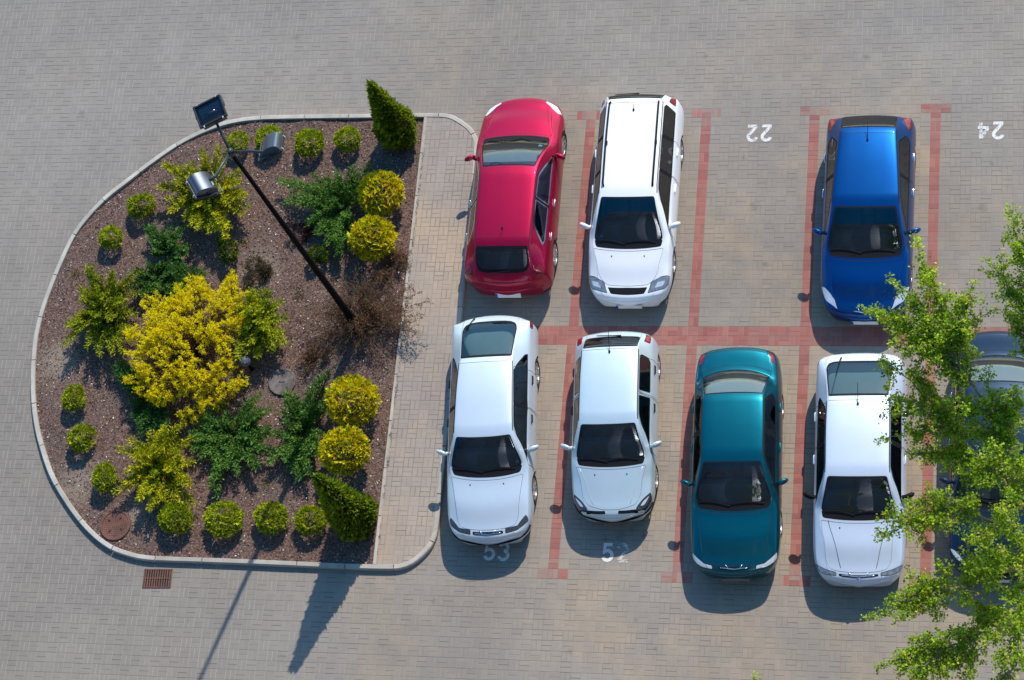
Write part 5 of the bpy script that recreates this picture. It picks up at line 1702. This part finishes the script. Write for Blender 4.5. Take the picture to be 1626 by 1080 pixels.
p = G(183, 833.5, .09); R_ = .325
mc = empty('manhole_cover', (p[0], p[1], .05)); tag(mc, 'round rusty red manhole cover with a waffle pattern in the lower left of the bed', 'manhole cover')
MB().lathe([(R_, -.05), (R_, .045), (R_ - .008, .05), (R_ - .04, .05), (R_ - .045, .035), (R_ - .05, .035)], 40).build('rim', M_RUST, mc)
m2 = MB().lathe([(R_ - .05, .0), (R_ - .05, .034), (.001, .034)], 40)
st = .042
for a in np.arange(-R_, R_, st):
    for b_ in np.arange(-R_, R_, st):
        if math.hypot(a + st / 2, b_ + st / 2) < R_ - .075: m2.box((a + st / 2, b_ + st / 2, .037), (st * .55, st * .55, .012), .003)
m2.build('lid', M_RUST, mc)
for a in (1.0, 2.6, 4.1, 5.7):
    MB().box((.17 * math.cos(a), .17 * math.sin(a), .043), (.055, .022, .006), .001, Matrix.Rotation(a, 3, 'Z')).build('key_slot', M_PIT, mc)

p = G(448, 606, .09); R_ = .29
mc = empty('manhole_cover', (p[0], p[1], .05)); tag(mc, 'round grey concrete manhole cover right of the yellow flowering bush', 'manhole cover')
MB().lathe([(R_, -.05), (R_, .05), (R_ - .01, .056), (R_ - .035, .054), (R_ - .04, .046)], 40).build('rim', M_GREYC, mc)
MB().lathe([(R_ - .04, .0), (R_ - .042, .05), (.001, .052)], 40).build('lid', M_GREYC, mc)
MB().tube([(-.06, 0, .055), (-.05, 0, .075), (.05, 0, .075), (.06, 0, .055)], .007, 6).build('lifting_eye', M_RUST, mc)

g0, g1, g2, g3 = [G(u, v, .01) for u, v in ((229, 903.5), (274.5, 903.5), (270.5, 934), (226, 933))]
gc = (g0 + g1 + g2 + g3) / 4; gw = (np.linalg.norm(g1 - g0) + np.linalg.norm(g2 - g3)) / 2; gh = (np.linalg.norm(g3 - g0) + np.linalg.norm(g2 - g1)) / 2
gr = empty('drain_grate', (gc[0], gc[1], 0), math.atan2((g1 - g0)[1], (g1 - g0)[0])); tag(gr, 'rusty rectangular drain grate in the paving below the bottom kerb', 'drain grate')
mobj('gully', [(-gw / 2, -gh / 2, .004), (gw / 2, -gh / 2, .004), (gw / 2, gh / 2, .004), (-gw / 2, gh / 2, .004)], [(0, 1, 2, 3)], M_PIT, gr)
m2 = MB()
for sg in (-1, 1):
    m2.box((0, sg * (gh / 2 - .012), .012), (gw, .024, .014), .003); m2.box((sg * (gw / 2 - .012), 0, .0115), (.024, gh - .05, .013), .003)
m2.build('frame', M_RUST, gr)
nb = 11
for i in range(nb):
    MB().box((-gw / 2 + .024 + (gw - .048) * (i + .5) / nb, 0, .011), ((gw - .048) / nb * .48, gh - .05, .012), .002).build('bar', M_RUST, gr)
MB().box((0, 0, .019), (gw - .05, .022, .006), .002).build('cross_bar', M_RUST, gr)


# ------------------------------------------------------------------ trees
LEAFC = [(0.396, 0.572, 0.029), (0.269, 0.438, 0.029), (0.582, 0.731, 0.048), (0.163, 0.291, 0.029), (0.512, 0.505, 0.029)]
LEAFW = [.34, .28, .17, .14, .07]


def leafy_tree(base_xy, top, limbs, tips, label, seed, dens=1.0):
    """trunk, limbs leaving the trunk, and on the limbs shoots clothed in leaves out to every tip"""
    rng = np.random.default_rng(seed)
    O = np.array([base_xy[0], base_xy[1], 0.0])
    root = empty('leafy_tree', (O[0], O[1], 0)); tag(root, label, 'tree', 'light green trees whose crowns reach into view')
    trunk = MB(); br = MB()
    tz = np.linspace(-.1, top, 14)
    tr = np.stack([.08 * np.sin(tz * .8 + seed), .08 * np.cos(tz * .6 + seed) - .08, tz], 1)
    trunk.tube(tr, np.linspace(.19, .03, 14), 12)
    LP, LD, LK = [], [], []

    def clothe(P_, per_m, spread, t0=0.0):
        P_ = np.array(P_); L_ = np.linalg.norm(np.diff(P_, axis=0), axis=1).sum()
        k = max(2, int(L_ * per_m * dens))
        tone0 = rng.uniform(.82, 1.18)
        for q in range(k):
            t_ = t0 + (1 - t0) * (q + rng.random()) / k
            u_ = t_ * (len(P_) - 1); i = min(int(u_), len(P_) - 2); p = P_[i] + (P_[i + 1] - P_[i]) * (u_ - i)
            wdt = spread * (1.35 - .95 * t_)
            tw = rng.normal(size=3) * wdt; tw[2] = tw[2] * .6 + .01
            if rng.random() < .40: br.tube([p, p + tw * .6, p + tw], [.005, .004, .003], 3, False)
            m_ = int(rng.integers(3, 7))
            LP.append(p + tw * rng.uniform(.55, 1.1, (m_, 1)) + rng.normal(size=(m_, 3)) * .026); LD.append(rng.normal(size=(m_, 3)) + unit(tw + 1e-6) * .8 - np.array([0, 0, .2]))
            LK.append(np.repeat(pal(rng, 1, LEAFC, LEAFW, .12) * tone0, m_, 0) * (1 + rng.normal(size=(m_, 1)) * .16))
    LIM = {}
    for key, (z0, pts) in limbs.items():
        st = np.array([np.interp(z0, tz, tr[:, 0]), np.interp(z0, tz, tr[:, 1]), z0])
        P_ = [st] + [np.array(p) - O for p in pts]
        Q = np.array(spline(P_, 8, False) + [P_[-1]])
        Q[1:-1] += rng.normal(size=(len(Q) - 2, 3)) * .02
        LIM[key] = Q
        L_ = np.linalg.norm(np.diff(Q, axis=0), axis=1).sum()
        br.tube(Q, np.linspace(.016 + .010 * L_, .009, len(Q)), 8)
    for key, tip, wg in tips:
        e = np.array(tip) - O; Q = LIM[key]
        d_ = np.linalg.norm(Q - e, axis=1); i = int(np.argmin(d_)); i = max(1, i - int(rng.integers(2, 8)))
        a = Q[i]; L_ = np.linalg.norm(e - a)
        n_ = 10; tt = np.linspace(0, 1, n_)[:, None]
        fwd = unit(Q[i] - Q[i - 1])
        mid_ = a + (e - a) * .5 + fwd * L_ * .14 + np.array([0, 0, .08 * L_])
        P_ = (1 - tt) ** 2 * a + 2 * tt * (1 - tt) * mid_ + tt ** 2 * e
        P_[1:-1] += rng.normal(size=(n_ - 2, 3)) * .02
        br.tube(P_, np.linspace(.008 + .006 * L_, .004, n_), 5)
        clothe(P_, 40 * wg, .095, .18)
        for _ in range(int(2 + L_ * 4.6 * wg)):
            t_ = rng.uniform(.18, .8); i2 = min(int(t_ * (n_ - 1)), n_ - 2); p = P_[i2]
            ax = unit(P_[i2 + 1] - P_[i2]); dd = unit(ax * .8 + rng.normal(size=3) * np.array([.6, .6, .35])); sl_ = rng.uniform(.25, .58) * (1.15 - t_ * .6) * min(1, L_ / 1.1)
            S_ = [p + dd * sl_ * k_ / 4 + rng.normal(size=3) * .012 * k_ / 4 for k_ in range(5)]
            br.tube(S_, np.linspace(.007, .003, 5), 4)
            clothe(S_, 40, .052, .12)
    trunk.build('trunk', M_BARK, root, True)
    br.build('limbs', M_LIMB, root, True)
    C = np.concatenate(LP); D = np.concatenate(LD); K = np.clip(np.concatenate(LK), .004, .9)
    ln = rng.uniform(.034, .060, len(C))
    cloud_mesh('crown', leaves(C, D, ln, ln * .80, rng, np.tile(SUNV * .7 + [0, 0, .4], (len(C), 1)) + rng.normal(size=(len(C), 3)) * .5), None, K, M_LEAF, root)
    print('tree leaves', len(C))
    return root


tb = G(1700, 905, 4.6)
LIMB_PX = {
    'A': (4.6, [(1640, 800, 5.7), (1598, 700, 6.5), (1552, 625, 7.0), (1500, 540, 7.4)]),
    'B': (5.2, [(1680, 690, 6.8), (1655, 560, 7.8), (1632, 440, 8.7)]),
    'C': (4.2, [(1610, 790, 5.5), (1530, 700, 6.3), (1480, 640, 6.6)]),
    'D': (3.8, [(1610, 845, 5.2), (1530, 815, 5.9), (1480, 808, 6.0)]),
    'E': (3.4, [(1610, 905, 4.8), (1540, 925, 5.4), (1480, 945, 5.6)]),
    'F': (3.2, [(1620, 965, 4.6), (1550, 1010, 5.4), (1490, 1035, 5.6)]),
    'G': (5.0, [(1665, 800, 6.6), (1615, 765, 7.3), (1575, 742, 7.6)]),
    'H': (4.8, [(1645, 885, 6.3), (1590, 872, 6.9)]),
    'J': (4.4, [(1660, 930, 5.4), (1625, 985, 6.3), (1590, 1040, 6.6)]),
}
TIPS_PX = [
    ('A', 1453, 372, 7.7, 1.0), ('A', 1480, 425, 7.6, 1.0), ('A', 1410, 438, 7.3, 1.0), ('A', 1368, 488, 7.0, 1.0), ('A', 1400, 505, 7.0, 1.0), ('A', 1548, 446, 7.9, .9), ('A', 1530, 470, 7.8, .8), ('A', 1440, 470, 7.4, 1.0),
    ('A', 1440, 530, 7.2, 1.0), ('A', 1425, 555, 7.0, .9), ('A', 1580, 490, 7.8, .7), ('A', 1475, 560, 7.2, 1.1), ('A', 1510, 600, 7.2, 1.0), ('A', 1535, 650, 7.0, 1.1), ('A', 1570, 585, 7.3, .8),
    ('A', 1590, 620, 7.2, .9), ('A', 1615, 610, 7.2, .8), ('A', 1560, 700, 6.8, 1.0), ('A', 1610, 660, 7.0, 1.0), ('A', 1520, 660, 6.9, 1.0), ('A', 1580, 665, 7.0, 1.0), ('A', 1625, 640, 7.1, 1.0), ('A', 1545, 690, 6.7, 1.0), ('A', 1600, 695, 6.8, 1.0), ('A', 1485, 590, 7.2, 1.0), ('A', 1500, 630, 7.0, 1.0), ('A', 1460, 500, 7.4, .9), ('A', 1500, 500, 7.5, .9), ('A', 1535, 520, 7.6, .8),
    ('B', 1563, 408, 8.4, .9), ('B', 1590, 455, 8.4, .9), ('B', 1604, 328, 9.0, 1.0), ('B', 1618, 385, 8.9, 1.1), ('B', 1600, 500, 8.0, .9), ('B', 1640, 330, 9.1, 1.0), ('B', 1622, 450, 8.5, 1.0), ('B', 1665, 420, 8.8, 1.0), ('B', 1622, 545, 7.8, .6),
    ('C', 1395, 568, 6.7, .8), ('C', 1445, 590, 6.9, 1.1), ('C', 1408, 632, 6.5, .8), ('C', 1400, 662, 6.4, .8), ('C', 1390, 703, 6.2, .7), ('C', 1450, 655, 6.7, 1.1), ('C', 1450, 690, 6.4, 1.0), ('C', 1470, 610, 6.8, 1.1),
    ('C', 1500, 650, 6.7, 1.2), ('C', 1500, 690, 6.5, 1.2), ('C', 1465, 738, 6.2, .8), ('C', 1450, 725, 6.2, .7), ('C', 1530, 740, 6.3, 1.2), ('C', 1500, 735, 6.3, 1.2), ('C', 1555, 745, 6.3, 1.1),
    ('D', 1392, 826, 5.9, .7), ('D', 1388, 856, 5.8, .7), ('D', 1442, 795, 6.0, .9), ('D', 1470, 770, 6.2, 1.1), ('D', 1455, 868, 5.8, .8), ('D', 1460, 830, 6.0, 1.0), ('D', 1505, 780, 6.3, 1.3), ('D', 1505, 845, 6.1, 1.3), ('D', 1540, 860, 6.0, 1.2), ('D', 1545, 790, 6.4, 1.2), ('D', 1590, 815, 6.2, 1.2),
    ('E', 1376, 985, 5.3, 1.0), ('E', 1412, 960, 5.5, 1.0), ('E', 1440, 905, 5.6, .9), ('E', 1445, 935, 5.6, 1.0), ('E', 1490, 895, 5.8, 1.2), ('E', 1430, 985, 5.5, 1.1), ('E', 1480, 975, 5.6, 1.2), ('E', 1530, 890, 5.8, 1.2), ('E', 1530, 960, 5.7, 1.2), ('E', 1570, 930, 5.8, 1.2), ('E', 1585, 885, 6.0, 1.2),
    ('F', 1440, 1010, 5.5, 1.1), ('F', 1392, 1058, 5.2, 1.0), ('F', 1425, 1040, 5.4, 1.1), ('F', 1455, 1072, 5.4, 1.1), ('F', 1490, 1000, 5.8, 1.2), ('F', 1500, 1075, 5.6, 1.2), ('F', 1520, 1045, 5.7, 1.2), ('F', 1540, 1080, 5.6, 1.2), ('F', 1550, 980, 5.8, 1.2), ('F', 1440, 1100, 5.3, 1.0),
    ('G', 1540, 715, 7.6, 1.2), ('G', 1575, 700, 7.7, 1.2), ('G', 1610, 715, 7.7, 1.2), ('G', 1550, 770, 7.5, 1.2), ('G', 1600, 790, 7.5, 1.2), ('G', 1640, 720, 7.6, 1.1), ('G', 1520, 745, 7.4, 1.1),
    ('H', 1545, 835, 7.0, 1.2), ('H', 1575, 905, 6.8, 1.2), ('H', 1610, 850, 7.0, 1.2), ('H', 1555, 880, 6.9, 1.2), ('H', 1620, 920, 6.8, 1.2),
    ('J', 1560, 1020, 6.6, 1.2), ('J', 1600, 1000, 6.7, 1.2), ('J', 1580, 1060, 6.6, 1.2), ('J', 1620, 1060, 6.7, 1.2), ('J', 1630, 960, 6.6, 1.1), ('J', 1600, 945, 6.4, 1.1),
]
rng_t = np.random.default_rng(5)
limbs = {k: (z_, [G(*p) for p in pts]) for k, (z_, pts) in LIMB_PX.items()}
tips = []
for k, u, v, z_, wg in TIPS_PX:
    tips.append((k, G(u, v, z_), wg))
    for _ in range(int(rng_t.random() < (.32 if k in 'ABC' else .35))):       # lesser shoots below and beside
        ce = np.array([1575.0, 790.0]); dv = ce - np.array([u, v]); dv /= np.linalg.norm(dv)
        q = np.array([u, v]) + dv * rng_t.uniform(15, 60) + rng_t.normal(size=2) * 22
        if k == 'A' and v > 540 and u > 1530 and v < 600: continue
        tips.append((k, G(q[0], q[1], z_ - rng_t.uniform(.1, .7)), wg * .9))
for q_ in range(7):       # the half of the crown beyond the frame
    a = -2.0 + q_ * .5; zz = 5.6 + .5 * (q_ % 4)
    d_ = np.array([math.cos(a), math.sin(a), 0])
    limbs['far%d' % q_] = (zz - 1.6, [np.array([tb[0], tb[1], 0]) + d_ * r_ + np.array([0, 0, z_]) for r_, z_ in ((.8, zz - .7), (1.6, zz), (2.3, zz + .3))])
    for _ in range(9):
        r_ = rng_t.uniform(.9, 2.9); a2 = a + rng_t.normal() * .28
        tips.append(('far%d' % q_, np.array([tb[0] + r_ * math.cos(a2), tb[1] + r_ * math.sin(a2), zz + rng_t.uniform(-.4, .7)]), 1.0))
leafy_tree((tb[0], tb[1]), 8.4, limbs, tips, 'big light green leafy tree overhanging the right-hand cars', 81)
# a second crown just reaching the bottom of the view
q = G(1196, 1074, 6.4)
c0 = np.array([q[0] + .15, q[1] - 1.55])
limbs, tips = {}, []
for k in range(6):
    a = 6.283 * k / 6 + 1.5; d_ = np.array([math.cos(a), math.sin(a) * .8, 0]); zz = 5.4 + .25 * (k % 3)
    limbs['l%d' % k] = (zz - 1.3, [np.array([*c0, 0]) + d_ * r_ + np.array([0, 0, z_]) for r_, z_ in ((.5, zz - .5), (1.0, zz))])
    for _ in range(5):
        a2 = a + rng_t.normal() * .3; r_ = rng_t.uniform(.6, 1.2)
        tips.append(('l%d' % k, np.array([c0[0] + r_ * math.cos(a2), c0[1] + .8 * r_ * math.sin(a2), zz + rng_t.uniform(-.3, .4)]), 1.0))
tips.append(('l0', q, .8))
leafy_tree((c0[0], c0[1]), 5.6, limbs, tips, 'light green treetop just peeping over the bottom edge below the teal car', 82)


# moss and weeds in the joint along the bed edging
rng = np.random.default_rng(91)
cl = []
for q_ in range(46):
    y_ = rng.uniform(y0 + .2, y1 - .2); m_ = int(rng.integers(6, 22))
    cl.append(np.stack([EX + .040 + rng.normal(size=m_) * .012, y_ + rng.normal(size=m_) * .045, .112 + np.abs(rng.normal(size=m_)) * .008], 1))
cl = np.concatenate(cl)
tag(cloud_mesh('moss', leaves(cl, rng.normal(size=(len(cl), 3)) + [0, 0, .4], rng.uniform(.012, .03, len(cl)), .012, rng), None, pal(rng, len(cl), [(0.07, 0.06, 0.03), (0.10, 0.10, 0.03), (0.05, 0.04, 0.03)], None, .2), M_LEAF),
    'dark moss and tiny weeds growing in the joint beside the bed edging', 'moss', kind='stuff')


# ------------------------------------------------------------------ the block of flats the picture is taken from (seen only in reflections)
M_FACADE = simple('facade_render', (0.030, 0.056, 0.100), .9, var=.15, vs=1.5)
M_PANE = simple('facade_pane', (0.17, 0.19, 0.22), .28, 1.0, 0)
fb = empty('apartment_building', (6, -23.2, 0)); tag(fb, 'tall grey block of flats standing below the bottom edge of the car park', 'building')
MB().box((0, 0, 24.0), (44, 12, 48), .05).build('wall', M_FACADE, fb)
for fl in range(12):
    for cx_ in range(7):
        MB().box((-18.6 + cx_ * 6.2, 6.0, 3.2 + fl * 3.7), (2.1, .10, 3.55), .02).build('window', M_PANE, fb)


# ------------------------------------------------------------------ litter
def litter(u, v, sx, sy, a, label, mat, z=.075):
    p = G(u, v, z); m2 = MB().box((0, 0, 0), (sx, sy, .012), .003)
    v_ = [(x_, y_, z_ + .02 * math.sin(x_ / sx * 3)) for x_, y_, z_ in m2.v]
    o = mobj('paper_scrap', v_, m2.f, mat); o.location = (p[0], p[1], z + .012); o.rotation_euler = (.1, .05, a); tag(o, label, 'litter', 'scraps lying on the mulch')


M_PAPER = simple('paper', (0.72, 0.73, 0.75), .7, var=.1, vs=20)
litter(597, 774, .035, .15, .35, 'long pale scrap between the golden globe and the walkway edging', simple('pale_wood', (0.5, 0.43, 0.35), .8, var=.2), .085)
litter(339, 863, .03, .12, -.4, 'white paper scrap in the shadow of the largest bottom-row dwarf conifer', M_PAPER)
litter(235, 851, .035, .09, .1, 'white scrap between the rusty manhole cover and the bottom row', M_PAPER)
litter(508, 597, .06, .05, .3, 'round white scrap right of the grey manhole cover', M_PAPER)
litter(633, 278, .05, .06, .3, 'bluish scrap in the shadow of the upper cone conifer', M_STICK)
litter(123, 730, .03, .08, -.5, 'pale blue scrap in the shadow of a notched conifer near the left kerb', M_PAPER)
